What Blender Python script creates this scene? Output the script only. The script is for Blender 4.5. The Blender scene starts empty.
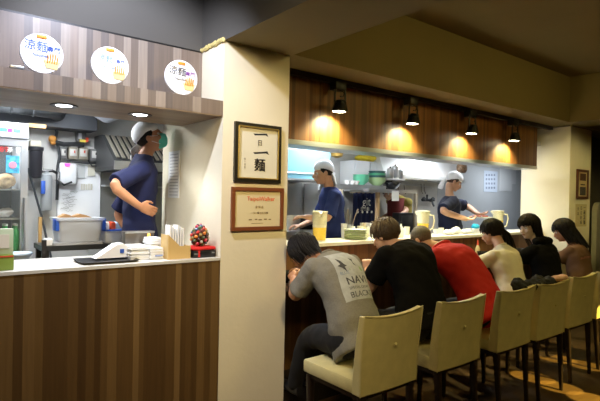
import bpy, bmesh, math, random
from mathutils import Vector as V, Matrix, Quaternion
from mathutils.bvhtree import BVHTree
random.seed(7)
sc = bpy.context.scene
C = sc.collection
PI = math.pi
# ---------------------------------------------------------------- camera, exposure
FPX = 491.6
yaw, pitch, roll = (math.radians(a) for a in (38.18, -0.38, 1.118))
EYE = V((0, 0, 1.65))
F = V((math.sin(yaw)*math.cos(pitch), math.cos(yaw)*math.cos(pitch), math.sin(pitch)))
R0 = V((math.cos(yaw), -math.sin(yaw), 0)); U0 = R0.cross(F)
RR = R0*math.cos(roll) + U0*math.sin(roll); UU = -R0*math.sin(roll) + U0*math.cos(roll)
cam = bpy.data.cameras.new('camera'); camo = bpy.data.objects.new('camera', cam); C.objects.link(camo)
cam.sensor_width = 36; cam.lens = FPX*36/600; cam.clip_start = .05
camo.matrix_world = Matrix(((RR.x, UU.x, -F.x, 0), (RR.y, UU.y, -F.y, 0), (RR.z, UU.z, -F.z, EYE.z), (0, 0, 0, 1)))
sc.camera = camo
sc.view_settings.view_transform = 'Standard'; sc.view_settings.look = 'None'
sc.view_settings.exposure = 0.0; sc.view_settings.gamma = 1; sc.view_settings.use_curve_mapping = False
w = bpy.data.worlds.new('world'); sc.world = w; w.use_nodes = True
w.node_tree.nodes['Background'].inputs[0].default_value = (.9, .8, .6, 1)
w.node_tree.nodes['Background'].inputs[1].default_value = .05

def light(kind, name, loc, target, energy, color, size=.2, angle=60, blend=.5, sizey=None, parent=None):
    l = bpy.data.lights.new(name, kind); l.energy = energy; l.color = color
    if kind == 'AREA':
        l.size = size
        if sizey: l.shape = 'RECTANGLE'; l.size_y = sizey
    else: l.shadow_soft_size = size
    if kind == 'SPOT': l.spot_size = math.radians(angle); l.spot_blend = blend
    o = bpy.data.objects.new(name, l); C.objects.link(o)
    loc = V(loc)
    o.rotation_euler = (V(target)-loc).to_track_quat('-Z', 'Y').to_euler()
    if parent: o.parent = parent; o.location = loc - parent.location
    else: o.location = loc
    return o
WARM = (1, .80, .44); COOL = (.74, .80, 1); KIT = (.92, .96, 1)
# dining-side ceiling lamps, then unseen spots added for far pier and floor
light('SPOT', 'dining_and_added_light', (1.2, .75, 2.88), (1.85, 3.0, 1.5), 150, (1, .77, .38), .10, 74, .9)
light('SPOT', 'dining_and_added_light', (-.4, .6, 3.2), (.9, 3.0, .6), 95, (1, .74, .36), .12, 80, .8)
light('AREA', 'dining_and_added_light', (3.2, .6, 3.25), (3.6, 2.2, .6), 19, (1, .80, .28), .5)
light('AREA', 'dining_and_added_light', (5.6, .8, 3.25), (5.6, 2.3, .6), 16, (1, .80, .26), .5)
light('SPOT', 'dining_and_added_light', (4.0, .6, 3.22), (7.4, 3.05, 1.75), 350, (1, .86, .38), .06, 22, .6)  # unseen spot added to brighten the far pier
for fx, fy, en in ((5.36, 2.38, 2000), (5.38, 2.10, 2000), (4.60, 2.25, 2600), (4.55, 1.98, 2600), (4.50, 1.72, 2600)):
    light('SPOT', 'dining_and_added_light', (5.45 if fx > 5 else 5.1, -.5, 3.2), (fx, fy, 0), en, (1, .74, .16), .01, 4.2, .15)  # narrow unseen spots added to lay yellow light bands on the floor
light('SPOT', 'sign_lamp_light', (.75, 2.35, 3.25), (1.05, 3.12, 2.3), 190, COOL, .05, 96, .6)
# kitchen ceiling lamps
light('AREA', 'kitchen_lamp_light', (.9, 4.3, 2.42), (1.0, 4.6, 0), 34, KIT, .5, sizey=.5)
light('AREA', 'kitchen_lamp_light', (3.8, 4.2, 2.42), (3.9, 4.3, 0), 46, KIT, 1.2, sizey=.3)
light('AREA', 'kitchen_lamp_light', (6.2, 4.3, 2.42), (6.3, 4.3, 0), 34, KIT, 1.2, sizey=.3)
light('AREA', 'kitchen_lamp_light', (8.6, 4.5, 2.42), (8.6, 4.5, 0), 22, KIT, .8, sizey=.3)

# ---------------------------------------------------------------- helpers
def P(u, v, y):                       # a photo pixel to the world point at depth y
    d = F + RR*((u-300)/FPX) - UU*((v-200.5)/FPX)
    return EYE + d*(y/d.y)
MATS = {}
def mat(name, col, rough=.6, metal=0, emit=None, es=1, var=0, vscale=8, bump=0, bscale=60, alpha=None, trans=0, spec=None, stretch=None):
    if name in MATS: return MATS[name]
    m = bpy.data.materials.new(name); m.use_nodes = True; nt = m.node_tree; b = nt.nodes['Principled BSDF']
    b.inputs['Base Color'].default_value = (*col, 1); b.inputs['Roughness'].default_value = rough; b.inputs['Metallic'].default_value = metal
    if spec is not None: b.inputs['Specular IOR Level'].default_value = spec
    if trans: b.inputs['Transmission Weight'].default_value = trans
    if alpha is not None: b.inputs['Alpha'].default_value = alpha
    if emit: b.inputs['Emission Color'].default_value = (*emit, 1); b.inputs['Emission Strength'].default_value = es
    tc = nt.nodes.new('ShaderNodeTexCoord'); mp = nt.nodes.new('ShaderNodeMapping'); nt.links.new(tc.outputs['Object'], mp.inputs[0])
    if stretch: mp.inputs['Scale'].default_value = stretch
    if var:
        n = nt.nodes.new('ShaderNodeTexNoise'); n.inputs['Scale'].default_value = vscale; n.inputs['Detail'].default_value = 4
        nt.links.new(mp.outputs[0], n.inputs[0])
        r = nt.nodes.new('ShaderNodeValToRGB')
        r.color_ramp.elements[0].position = .3; r.color_ramp.elements[1].position = .7
        r.color_ramp.elements[0].color = (*[c*(1-var) for c in col], 1); r.color_ramp.elements[1].color = (*[min(1, c*(1+var)) for c in col], 1)
        nt.links.new(n.outputs[0], r.inputs[0]); nt.links.new(r.outputs[0], b.inputs['Base Color'])
    if bump:
        n = nt.nodes.new('ShaderNodeTexNoise'); n.inputs['Scale'].default_value = bscale; n.inputs['Detail'].default_value = 3
        nt.links.new(mp.outputs[0], n.inputs[0])
        bp = nt.nodes.new('ShaderNodeBump'); bp.inputs['Strength'].default_value = bump; bp.inputs['Distance'].default_value = .01
        nt.links.new(n.outputs[0], bp.inputs['Height']); nt.links.new(bp.outputs[0], b.inputs['Normal'])
    MATS[name] = m; return m
def strips(name, cols, axis=0, width=.045, grain=(70, 70, 3), rough=.45):
    m = bpy.data.materials.new(name); m.use_nodes = True; nt = m.node_tree; b = nt.nodes['Principled BSDF']; L = nt.links.new
    b.inputs['Roughness'].default_value = rough
    tc = nt.nodes.new('ShaderNodeTexCoord'); sp = nt.nodes.new('ShaderNodeSeparateXYZ'); L(tc.outputs['Object'], sp.inputs[0])
    mu = nt.nodes.new('ShaderNodeMath'); mu.operation = 'MULTIPLY'; mu.inputs[1].default_value = 1/width; L(sp.outputs[axis], mu.inputs[0])
    vo = nt.nodes.new('ShaderNodeTexVoronoi'); vo.voronoi_dimensions = '1D'; vo.inputs['Scale'].default_value = 1; L(mu.outputs[0], vo.inputs['W'])
    sr = nt.nodes.new('ShaderNodeSeparateColor'); L(vo.outputs['Color'], sr.inputs[0])
    r = nt.nodes.new('ShaderNodeValToRGB'); cr = r.color_ramp; cr.interpolation = 'CONSTANT'
    while len(cr.elements) < len(cols): cr.elements.new(.5)
    for i, c in enumerate(cols): cr.elements[i].position = i/len(cols); cr.elements[i].color = (*c, 1)
    L(sr.outputs[0], r.inputs[0])
    mp = nt.nodes.new('ShaderNodeMapping'); mp.inputs['Scale'].default_value = grain; L(tc.outputs['Object'], mp.inputs[0])
    n = nt.nodes.new('ShaderNodeTexNoise'); n.inputs['Scale'].default_value = 1; n.inputs['Detail'].default_value = 5; L(mp.outputs[0], n.inputs[0])
    mr = nt.nodes.new('ShaderNodeMapRange'); mr.inputs[3].default_value = .72; mr.inputs[4].default_value = 1.28; L(n.outputs[0], mr.inputs[0])
    mx = nt.nodes.new('ShaderNodeMix'); mx.data_type = 'RGBA'; mx.blend_type = 'MULTIPLY'; mx.inputs[0].default_value = 1
    L(r.outputs[0], mx.inputs[6]); L(mr.outputs[0], mx.inputs[7]); L(mx.outputs[2], b.inputs['Base Color'])
    return m

class MB:
    def __init__(s): s.b = bmesh.new()
    def box(s, a, c, bev=0, rot=None):
        a, c = V(a), V(c); ctr = (a+c)/2; d = c-a
        M = Matrix.Translation(ctr) @ (rot.to_matrix().to_4x4() if rot else Matrix()) @ Matrix.Diagonal((abs(d.x), abs(d.y), abs(d.z), 1))
        r = bmesh.ops.create_cube(s.b, size=1, matrix=M)
        if bev:
            es = {e for v in r['verts'] for e in v.link_edges}
            bmesh.ops.bevel(s.b, geom=list(es), offset=bev, segments=2, affect='EDGES', profile=.5)
        return s
    def tube(s, pts, rad, n=10, flat=1, caps=True):
        pts = [V(p) for p in pts]; rings = []
        if not isinstance(rad, (list, tuple)): rad = [rad]*len(pts)
        up = None
        for i, p in enumerate(pts):
            t = (pts[min(i+1, len(pts)-1)]-pts[max(i-1, 0)]).normalized()
            if up is None:
                up = t.orthogonal().normalized()
            up = (up - t*up.dot(t)).normalized(); sd = t.cross(up)
            rings.append([s.b.verts.new(p + (up*math.cos(2*PI*k/n) + sd*math.sin(2*PI*k/n)*flat)*rad[i]) for k in range(n)])
        s._skin(rings, caps); return s
    def _skin(s, rings, caps=True, closed=False):
        n = len(rings[0])
        for a, c in zip(rings, rings[1:]):
            for k in range(n): s.b.faces.new((a[k], a[(k+1) % n], c[(k+1) % n], c[k]))
        if caps: s.b.faces.new(rings[0][::-1]); s.b.faces.new(rings[-1])
    def lathe(s, prof, ctr, n=24, axis=None, caps=True):     # prof: (radius, height)
        ctr = V(ctr); ax = V(axis).normalized() if axis else V((0, 0, 1)); u = ax.orthogonal().normalized(); v = ax.cross(u)
        rings = [[s.b.verts.new(ctr + ax*h + (u*math.cos(2*PI*k/n)+v*math.sin(2*PI*k/n))*max(r, 1e-4)) for k in range(n)] for r, h in prof]
        s._skin(rings, caps); return s
    def ell(s, ctr, rx, ry, rz, rot=None, u=20, v=12):
        M = Matrix.Translation(V(ctr)) @ (rot.to_4x4() if rot is not None else Matrix()) @ Matrix.Diagonal((rx, ry, rz, 1))
        bmesh.ops.create_uvsphere(s.b, u_segments=u, v_segments=v, radius=1, matrix=M); return s
    def prism(s, poly, y0, y1, plane='xz'):
        def q(a, b, y): return (a, y, b) if plane == 'xz' else ((y, a, b) if plane == 'yz' else (a, b, y))
        s._skin([[s.b.verts.new(q(a, b, y0)) for a, b in poly], [s.b.verts.new(q(a, b, y1)) for a, b in poly]]); return s
    def loft(s, secs, n=28, pw=2.3):          # (centre, side, depth, halfwidth, halfdepth)
        rings = []
        for c, sd, dp, a, d in secs:
            rr = []
            for k in range(n):
                t = 2*PI*k/n; cx, sy = math.cos(t), math.sin(t)
                rr.append(s.b.verts.new(V(c) + sd*a*math.copysign(abs(cx)**(2/pw), cx) + dp*d*math.copysign(abs(sy)**(2/pw), sy)))
            rings.append(rr)
        s._skin(rings); return s
    def build(s, name, m, parent=None, smooth=True, loc=None):
        bmesh.ops.recalc_face_normals(s.b, faces=s.b.faces)
        off = V(loc) if loc is not None else V((0, 0, 0))
        if parent is not None: off = V(parent.get('_o', (0, 0, 0)))
        if off.length: bmesh.ops.translate(s.b, verts=s.b.verts, vec=-off)
        me = bpy.data.meshes.new(name); s.b.to_mesh(me); s.b.free()
        o = bpy.data.objects.new(name, me); C.objects.link(o)
        if m: me.materials.append(m)
        if smooth:
            me.polygons.foreach_set('use_smooth', [True]*len(me.polygons))
            try: me.set_sharp_from_angle(angle=math.radians(38))
            except Exception: pass
        if parent is not None: o.parent = parent; o['_o'] = tuple(off)
        else:
            o.location = off; o['_o'] = tuple(off)
        return o
def tag(o, label=None, cat=None, group=None, kind=None):
    if label: o['label'] = label
    if cat: o['category'] = cat
    if group: o['group'] = group
    if kind: o['kind'] = kind
    return o
def thing(name, label, cat, loc, group=None):
    o = bpy.data.objects.new(name, None); C.objects.link(o); o.location = loc; o['_o'] = tuple(V(loc)); o.empty_display_size = .05
    return tag(o, label, cat, group)
def struct(name, mb, m, smooth=False):
    o = mb.build(name, m, smooth=smooth); o['kind'] = 'structure'; return o
def copy_tree(o, parent=None):
    c = o.copy(); C.objects.link(c)
    if parent: c.parent = parent
    for ch in list(o.children): copy_tree(ch, c)
    return c
def text_polys(body, size=1.0):
    """a text as a mesh in its own xy plane, centred"""
    cu = bpy.data.curves.new('txt', 'FONT'); cu.body = body; cu.size = size; cu.align_x = 'CENTER'; cu.align_y = 'CENTER'
    cu.resolution_u = 3
    o = bpy.data.objects.new('txt', cu); C.objects.link(o)
    dg = bpy.context.evaluated_depsgraph_get(); dg.update()
    me = bpy.data.meshes.new_from_object(o.evaluated_get(dg))
    vs = [v.co.copy() for v in me.vertices]; fs = [tuple(p.vertices) for p in me.polygons]
    bpy.data.objects.remove(o); bpy.data.meshes.remove(me)
    return vs, fs
def text(name, body, size, m, parent, ctr, xdir=(1, 0, 0), updir=(0, 0, 1), th=.0015, sx=1):
    vs, fs = text_polys(body, size); mb = MB(); x = V(xdir).normalized(); u = V(updir).normalized(); nrm = x.cross(u)
    if not vs: return None
    q = [mb.b.verts.new(V(ctr) + x*a.x*sx + u*a.y + nrm*th) for a in vs]
    for f in fs:
        try: mb.b.faces.new([q[i] for i in f])
        except ValueError: pass
    g = bmesh.ops.extrude_face_region(mb.b, geom=mb.b.faces[:])
    bmesh.ops.translate(mb.b, verts=[e for e in g['geom'] if isinstance(e, bmesh.types.BMVert)], vec=-nrm*th*.8)
    return mb.build(name, m, parent, smooth=False)
def remesh(o, voxel=.01, smooth=4, fac=.5, disp=0, dscale=.08):
    r = o.modifiers.new('remesh', 'REMESH'); r.mode = 'VOXEL'; r.voxel_size = voxel; r.use_smooth_shade = True
    s = o.modifiers.new('smooth', 'SMOOTH'); s.factor = fac; s.iterations = smooth
    if disp:
        t = bpy.data.textures.new('folds', 'CLOUDS'); t.noise_scale = dscale; t.noise_depth = 1
        d = o.modifiers.new('folds', 'DISPLACE'); d.texture = t; d.strength = disp; d.mid_level = .5; d.texture_coords = 'LOCAL'
    return o

# ---------------------------------------------------------------- materials
wood_counter = strips('counter wood strips', [(.115, .062, .019), (.085, .044, .013), (.155, .088, .029), (.105, .056, .017), (.068, .034, .010), (.13, .072, .022), (.185, .11, .04)], 0, .045)
wood_fascia = strips('grey brown cool-lit wood strips', [(.20, .155, .12), (.155, .12, .095), (.27, .22, .175), (.18, .135, .105), (.125, .10, .085), (.23, .175, .135)], 0, .05)  # same strip wood, cool light put into its greyer palette
wood_soffit = strips('long wood strips', [(.24, .16, .09), (.18, .115, .065), (.29, .20, .12), (.22, .14, .08)], 1, .05, (3, 70, 70))
wood_red = strips('red brown wood strips', [(.21, .083, .019), (.16, .060, .014), (.27, .115, .028), (.18, .070, .016), (.12, .046, .011), (.235, .098, .023)], 0, .036)
cream = mat('cream painted plaster', (.80, .73, .55), .75, var=.03, vscale=3, bump=.15, bscale=25)
greyp = mat('grey painted plaster', (.085, .077, .064), .8, var=.04, vscale=2, bump=.1, bscale=15)
olivep = mat('olive yellow-lit ceiling paint', (.21, .155, .055), .8, var=.04, vscale=2)  # yellow light of the right side put into the paint colour
whitewall = mat('white kitchen wall', (.56, .56, .54), .5, var=.08, vscale=4)
bluegrey = mat('blue grey kitchen wall', (.42, .455, .49), .5, var=.05, vscale=2)
darkwall = mat('dark wall', (.06, .05, .035), .8)
steel = mat('brushed steel', (.62, .64, .65), .32, .9, var=.08, vscale=6, stretch=(1, 1, 20))
steeld = mat('dark steel', (.07, .075, .08), .4, .8, var=.1)
white = mat('white plastic', (.85, .86, .87), .4)
blackp = mat('black plastic', (.012, .012, .013), .35)
blackm = mat('black painted metal', (.015, .014, .013), .4, .3)
leather = mat('cream leatherette', (.68, .60, .29), .42, var=.06, vscale=14, bump=.12, bscale=180)
legwood = mat('espresso wood', (.018, .011, .008), .35, var=.2)
skin = mat('skin', (.58, .33, .21), .5, var=.06, vscale=20, bump=.03, bscale=200)
skin_t = mat('tanned skin', (.50, .235, .12), .5, var=.06, vscale=20)
skin_p = mat('pale skin', (.78, .60, .52), .5, var=.04, vscale=20)
hairm = mat('black hair', (.008, .006, .005), .5, spec=.25, bump=.5, bscale=90, stretch=(3, 3, .4))
hairb = mat('brown hair', (.050, .026, .009), .5, var=.35, vscale=60, bump=.6, bscale=120)
hairg = mat('cropped greying hair', (.13, .105, .07), .7, var=.35, vscale=90, bump=.6, bscale=200)
blueshirt = mat('blue cotton', (.009, .024, .14), .85, bump=.1, bscale=300)
navy = mat('navy cotton', (.004, .008, .055), .85, bump=.1, bscale=300)
navyd = mat('dark navy cotton', (.005, .009, .034), .85, bump=.1, bscale=300)
greyc = mat('heather grey cotton', (.20, .19, .155), .9, var=.12, vscale=120, bump=.1, bscale=300)
blackc = mat('black cotton', (.005, .005, .005), .95, bump=.1, bscale=300, spec=.1)
redc = mat('red cotton', (.60, .014, .010), .8, bump=.12, bscale=200)
creamc = mat('cream cotton', (.80, .75, .60), .9, bump=.1, bscale=300)
brownc = mat('brown cotton', (.13, .065, .035), .9, bump=.1, bscale=300)
olivec = mat('olive cotton', (.30, .24, .05), .9)
whitec = mat('white cotton', (.90, .90, .92), .85, bump=.12, bscale=200)
denim = mat('charcoal trousers', (.004, .004, .005), .9)
paper = mat('white paper', (.86, .86, .84), .8)
inkb = mat('black ink', (.02, .018, .02), .6)
inkblue = mat('blue print', (.03, .10, .45), .6)
inkr = mat('red print', (.65, .08, .03), .6)
orange = mat('orange print', (.80, .28, .03), .6)
eyew = mat('eye white', (.8, .8, .78), .3); eyed = mat('iris', (.02, .012, .01), .2)
lipm = mat('lips', (.48, .18, .13), .5)

# ---------------------------------------------------------------- setting
floor_mat = strips('dark floor planks', [(.12, .068, .028), (.085, .048, .02), (.15, .088, .036), (.10, .058, .024)], 1, .13, (4, 60, 60), .35)
struct('floor', MB().box((-3, -2.5, -.1), (12, 3.5, 0)), floor_mat)
struct('floor', MB().box((-3, 3.5, -.1), (12, 5.5, .3)), mat('kitchen tiles', (.28, .27, .26), .4, var=.1))
struct('ceiling', MB().box((-3, -2.5, 3.32), (12, 5.5, 3.42)), olivep)
struct('ceiling', MB().box((-2.9, 3.66, 2.46), (1.67, 5.2, 2.52)), mat('dark kitchen ceiling', (.07, .075, .085), .6, var=.2))
struct('ceiling', MB().box((1.67, 3.45, 2.46), (11.9, 5.2, 2.52)), whitewall)
struct('wall_left', MB().box((-3.1, -2.5, 0), (-3, 5.5, 3.4)), greyp)
struct('wall_right', MB().box((12, -2.5, 0), (12.1, 5.5, 3.4)), darkwall)
struct('wall_behind', MB().box((-3, -2.6, 0), (12, -2.5, 3.4)), mat('warm wall', (.35, .28, .18), .8))
struct('wall_back', MB().box((-3, 5.2, .3), (12, 5.3, 2.6)), whitewall)
struct('wall_upper_left', MB().box((-3, 3.335, 2.70), (1.67, 3.45, 3.32)), greyp)
# pier between the two openings, and the far pier
struct('wall_pier_near', MB().box((1.67, 3.0, 0), (2.235, 3.97, 2.72)), cream)
struct('wall_pier_far', MB().box((7.12, 3.04, 0), (7.80, 3.73, 2.705)), cream)
# beam over the near pier running towards the dining room, beam above the right opening
def beam(name, a, c, ms, mu): 
    mb = MB().box(a, c); o = mb.build(name, ms, smooth=False); o.data.materials.append(mu); o['kind'] = 'structure'
    for p in o.data.polygons:
        if p.normal.z < -.5 or p.normal.x > .5: p.material_index = 1  # underside and right side take the yellow-lit colour
    return o
beam('beam_cross', (1.67, -2.5, 2.72), (2.235, 3.45, 3.32), greyp, olivep)
beam('beam_long', (2.235, 2.95, 2.72), (6.86, 3.45, 3.32), olivep, olivep)
beam('beam_far', (6.86, -2.5, 2.72), (7.45, 3.45, 3.32), olivep, olivep)
beam('beam_far', (7.45, 2.95, 2.705), (12, 3.45, 3.32), olivep, olivep)
struct('wall_far_dark', MB().box((7.80, 3.3, 0), (12, 3.4, 2.72)), darkwall)
# yellowed filler foam where pier meets beam
mb = MB()
for i in range(26):
    t = i/25; x, y = (1.668, 3.0+.33*(1-t)) if t < 1 else (1.67, 3.0)
    mb.ell((x-.004, y, 2.722+random.uniform(-.006, .008)), .012, random.uniform(.010, .02), random.uniform(.012, .02), u=8, v=6)
o = mb.build('filler_bead', mat('yellow foam', (.62, .50, .18), .8, bump=.5, bscale=90)); o.name = 'trim_1'; o['kind'] = 'structure'
mb = MB()
for i in range(7): mb.ell((7.125+random.uniform(-.02, .04), 3.03, 2.715+random.uniform(-.01, .03)), .02, .012, .018, u=8, v=6)
o = mb.build('trim_2', MATS['yellow foam']); o['kind'] = 'structure'
# left fascia: recessed upper panel, projecting box with soffit
struct('wall_fascia_left_upper', MB().box((-3, 3.325, 2.30), (1.668, 3.36, 2.70)), wood_fascia)
struct('wall_fascia_left', MB().box((-3, 3.0, 2.202), (1.668, 3.325, 2.303)), wood_fascia)
struct('ceiling_soffit_left', MB().box((-3, 3.002, 2.195), (1.668, 3.66, 2.203)), wood_soffit)
struct('trim_3', MB().box((-3, 3.3255, 2.70), (1.668, 3.336, 2.712)), blackm)
# right fascia, its steel under strip
struct('wall_fascia_right', MB().box((2.236, 3.34, 2.142), (P(537, 150, 3.34).x, 3.40, 2.70)), wood_red)
struct('trim_4', MB().box((2.236, 3.332, 2.100), (P(537, 150, 3.34).x, 3.62, 2.142)), steel)
# rear partition behind the pier in the left kitchen
struct('wall_side_kitchen', MB().box((1.72, 3.97, .3), (1.80, 4.15, 2.46)), cream)
struct('wall_partition', MB().box((2.9, 4.6, .3), (2.98, 5.2, 2.46)), whitewall)
# counters
k = thing('service_counter', 'wood-strip counter left of the cream pier with a white top', 'counter', (-.6, 3.2, 0))
MB().box((-2.995, 3.0, 0), (1.668, 3.5, 1.205)).build('cabinet', wood_counter, k, smooth=False)
MB().box((-2.995, 2.995, 1.205), (1.668, 3.52, 1.223)).build('worktop', mat('pale laminate', (.62, .60, .54), .4), k, smooth=False)
k = thing('dining_bar', 'long dark wood ramen bar with raised pale ledge, running between the two piers', 'counter', (4.6, 3.3, 0))
MB().box((2.236, 3.40, 0), (7.118, 3.5, 1.205)).build('front_panel', strips('bar wood strips', [(.15, .065, .022), (.11, .045, .016), (.19, .09, .032)], 0, .05), k, smooth=False)
MB().box((2.236, 3.385, 1.205), (7.118, 3.78, 1.235)).build('raised_ledge', mat('pale ledge laminate', (.72, .68, .58), .35), k, smooth=False)
MB().box((2.236, 2.97, .93), (7.118, 3.40, .975), .004).build('eating_counter', mat('dark counter wood', (.07, .035, .018), .35, var=.2), k, smooth=False)
MB().box((2.236, 3.02, 0), (7.118, 3.40, .15)).build('foot_step', mat('dark footstep', (.02, .014, .01), .6), k, smooth=False)

# low panel right of the far pier
k = thing('low_partition', 'olive grey low partition with rounded top corner right of the far pier', 'partition', (8.4, 2.95, 0))
pts = [(7.82, 0), (9.6, 0), (9.6, 1.66), (7.95, 1.66)] + [(7.95-.13*math.sin(a), 1.53+.13*math.cos(a)) for a in (PI/8, PI/4, 3*PI/8, PI/2)]
MB().prism(pts, 2.95, 3.02).build('panel', mat('olive grey fabric panel', (.22, .21, .15), .8, var=.1), k)
MB().box((7.85, 2.94, 0), (9.6, 3.03, .08)).build('base_rail', blackm, k)

# ---------------------------------------------------------------- chairs
def make_chair():
    k = thing('dining_chair', '', 'chair', (0, 0, 0), 'cream leather dining chairs along the bar')
    W = .25
    # back: curved saddle top edge, slight backward lean, closed block
    mb = MB(); nx, nz = 12, 10; front, back = [], []
    for side, arr in ((0, front), (1, back)):
        for j in range(nz+1):
            row = []
            for i in range(nx+1):
                s = i/nx*2-1; t = j/nz
                top = .955 + .022*abs(s)**2.2
                z = .50 + (top-.50)*t
                yb = -.015 - .035*t*t + .012*(s*s)
                th = .075 - .030*t
                x = s*(W + .012*t)
                y = yb + (th if side == 0 else 0)
                row.append(mb.b.verts.new((x, y, z)))
            arr.append(row)
    for j in range(nz):
        for i in range(nx):
            mb.b.faces.new((front[j][i], front[j][i+1], front[j+1][i+1], front[j+1][i]))
            mb.b.faces.new((back[j][i+1], back[j][i], back[j+1][i], back[j+1][i+1]))
        mb.b.faces.new((front[j][0], front[j+1][0], back[j+1][0], back[j][0]))
        mb.b.faces.new((front[j][nx], back[j][nx], back[j+1][nx], front[j+1][nx]))
    for i in range(nx):
        mb.b.faces.new((front[0][i+1], front[0][i], back[0][i], back[0][i+1]))
        mb.b.faces.new((front[nz][i], front[nz][i+1], back[nz][i+1], back[nz][i]))
    b = mb.build('backrest', leather, k)
    bv = b.modifiers.new('bevel', 'BEVEL'); bv.width = .008; bv.segments = 2; bv.limit_method = 'ANGLE'
    mb = MB()
    for s in (-1, 1): mb.tube([(s*(W-.001), -.003, .503), (s*(W+.004), -.010, .7), (s*(W+.010), -.038, .970)], .004, 6)
    mb.tube([(s*(W+.01), -.050+.012*s*s, .957+.022*abs(s)**2.2) for s in [x/8-1 for x in range(17)]], .004, 6)
    mb.build('piping', leather, b)
    MB().ell((.015, -.034, .775), .011, .007, .011).build('button', leather, b)
    MB().box((-W, .04, .500), (W, .53, .588), .018).build('seat', leather, k)
    MB().box((-W+.02, .02, .47), (W-.02, .51, .502)).build('seat_frame', legwood, k)
    for sx in (-1, 1):
        for (y, dy) in ((.02, -.03), (.49, .0)):
            mb = MB(); a = V((sx*(W-.035), y, .49)); c = V((sx*(W-.045), y+dy, 0))
            mb.loft([(a, V((1, 0, 0)), V((0, 1, 0)), .022, .022), (c, V((1, 0, 0)), V((0, 1, 0)), .013, .013)], 16, 6)
            mb.build('leg', legwood, k)
    return k
ch0 = make_chair()
CH = [(2.28, 1.99, 0, 'cream leather dining chair nearest the camera, in front of the man in grey'),
      (3.0, 1.99, 0, 'cream leather dining chair behind the large man in black'),
      (3.72, 1.98, 0, 'cream leather dining chair behind the man in red'),
      (4.29, 1.96, 0, 'cream leather dining chair with a pale pink bag on its back'),
      (4.95, 1.99, 0, 'cream leather dining chair behind the hooded diner in black'),
      (5.565, 1.99, 0, 'cream leather dining chair at the far end, behind the woman in brown')]
for i, (x, y, a, lab) in enumerate(CH):
    c = ch0 if i == 0 else copy_tree(ch0)
    c.location = (x, y, 0); c.rotation_euler = (0, 0, a); c['label'] = lab

# ---------------------------------------------------------------- people
def bez(a, b, c, t): return a*(1-t)**2 + b*2*t*(1-t) + c*t*t
def hand(mb, wr, d, nrm, th, curl=.5, sc_=1.0):
    """palm from wrist along d, nrm = palm normal (fingers curl towards it), th = side of the thumb"""
    d = d.normalized(); th = (th - d*th.dot(d)).normalized(); nrm = d.cross(th).normalized() if nrm is None else nrm
    nrm = (nrm - d*nrm.dot(d)).normalized(); th = (th - nrm*th.dot(nrm)).normalized()
    L = .088*sc_
    mb.loft([(wr, th, nrm, .024*sc_, .018*sc_), (wr+d*L*.4, th, nrm, .036*sc_, .017*sc_), (wr+d*L*.95, th, nrm, .042*sc_, .014*sc_), (wr+d*L*1.05, th, nrm, .036*sc_, .009*sc_)], 16)
    for k, (o, ln) in enumerate(((.030, .072), (.010, .080), (-.011, .074), (-.030, .058))):
        p = wr + d*L*.9 + th*o*sc_; pts = [p - d*.02]; ang = 0; dd = d + th*o*1.6; dd.normalize()
        for sg, f in enumerate((.0, .45, .3, .25)):
            if f: 
                ang += curl*(.9 if sg == 1 else 1.1)
                p = p + (dd*math.cos(ang) + nrm*math.sin(ang))*ln*f*sc_
            pts.append(p)
        mb.tube(pts, [.0085*sc_, .0090*sc_, .0088*sc_, .0080*sc_, .0065*sc_], 10)
    b = wr + d*L*.25 + th*.022*sc_
    t1 = b + (th*.75 + d*.6 + nrm*.25).normalized()*.040*sc_
    t2 = t1 + (th*.25 + d*.9 + nrm*(.2+curl*.5)).normalized()*.032*sc_
    t3 = t2 + (d*.9 + nrm*(.2+curl*.7) - th*.1).normalized()*.024*sc_
    mb.tube([b, t1, t2, t3], [.015*sc_, .012*sc_, .010*sc_, .008*sc_], 10)
def limb(mb, pts, rad, n=16):
    out, ro = [], []
    for i in range(len(pts)-1):
        for k in range(5):
            t = k/5; out.append(pts[i].lerp(pts[i+1], t)); ro.append(rad[i]*(1-t)+rad[i+1]*t)
    out.append(pts[-1]); ro.append(rad[-1])
    # soften the bends
    for _ in range(2):
        out = [out[0]] + [(out[i-1]+out[i]*2+out[i+1])/4 for i in range(1, len(out)-1)] + [out[-1]]
    mb.tube(out, ro, n)
    for p, r in ((pts[0], rad[0]), (pts[-1], rad[-1])): mb.ell(p, r*.97, r*.97, r*.97, u=12, v=8)

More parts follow.
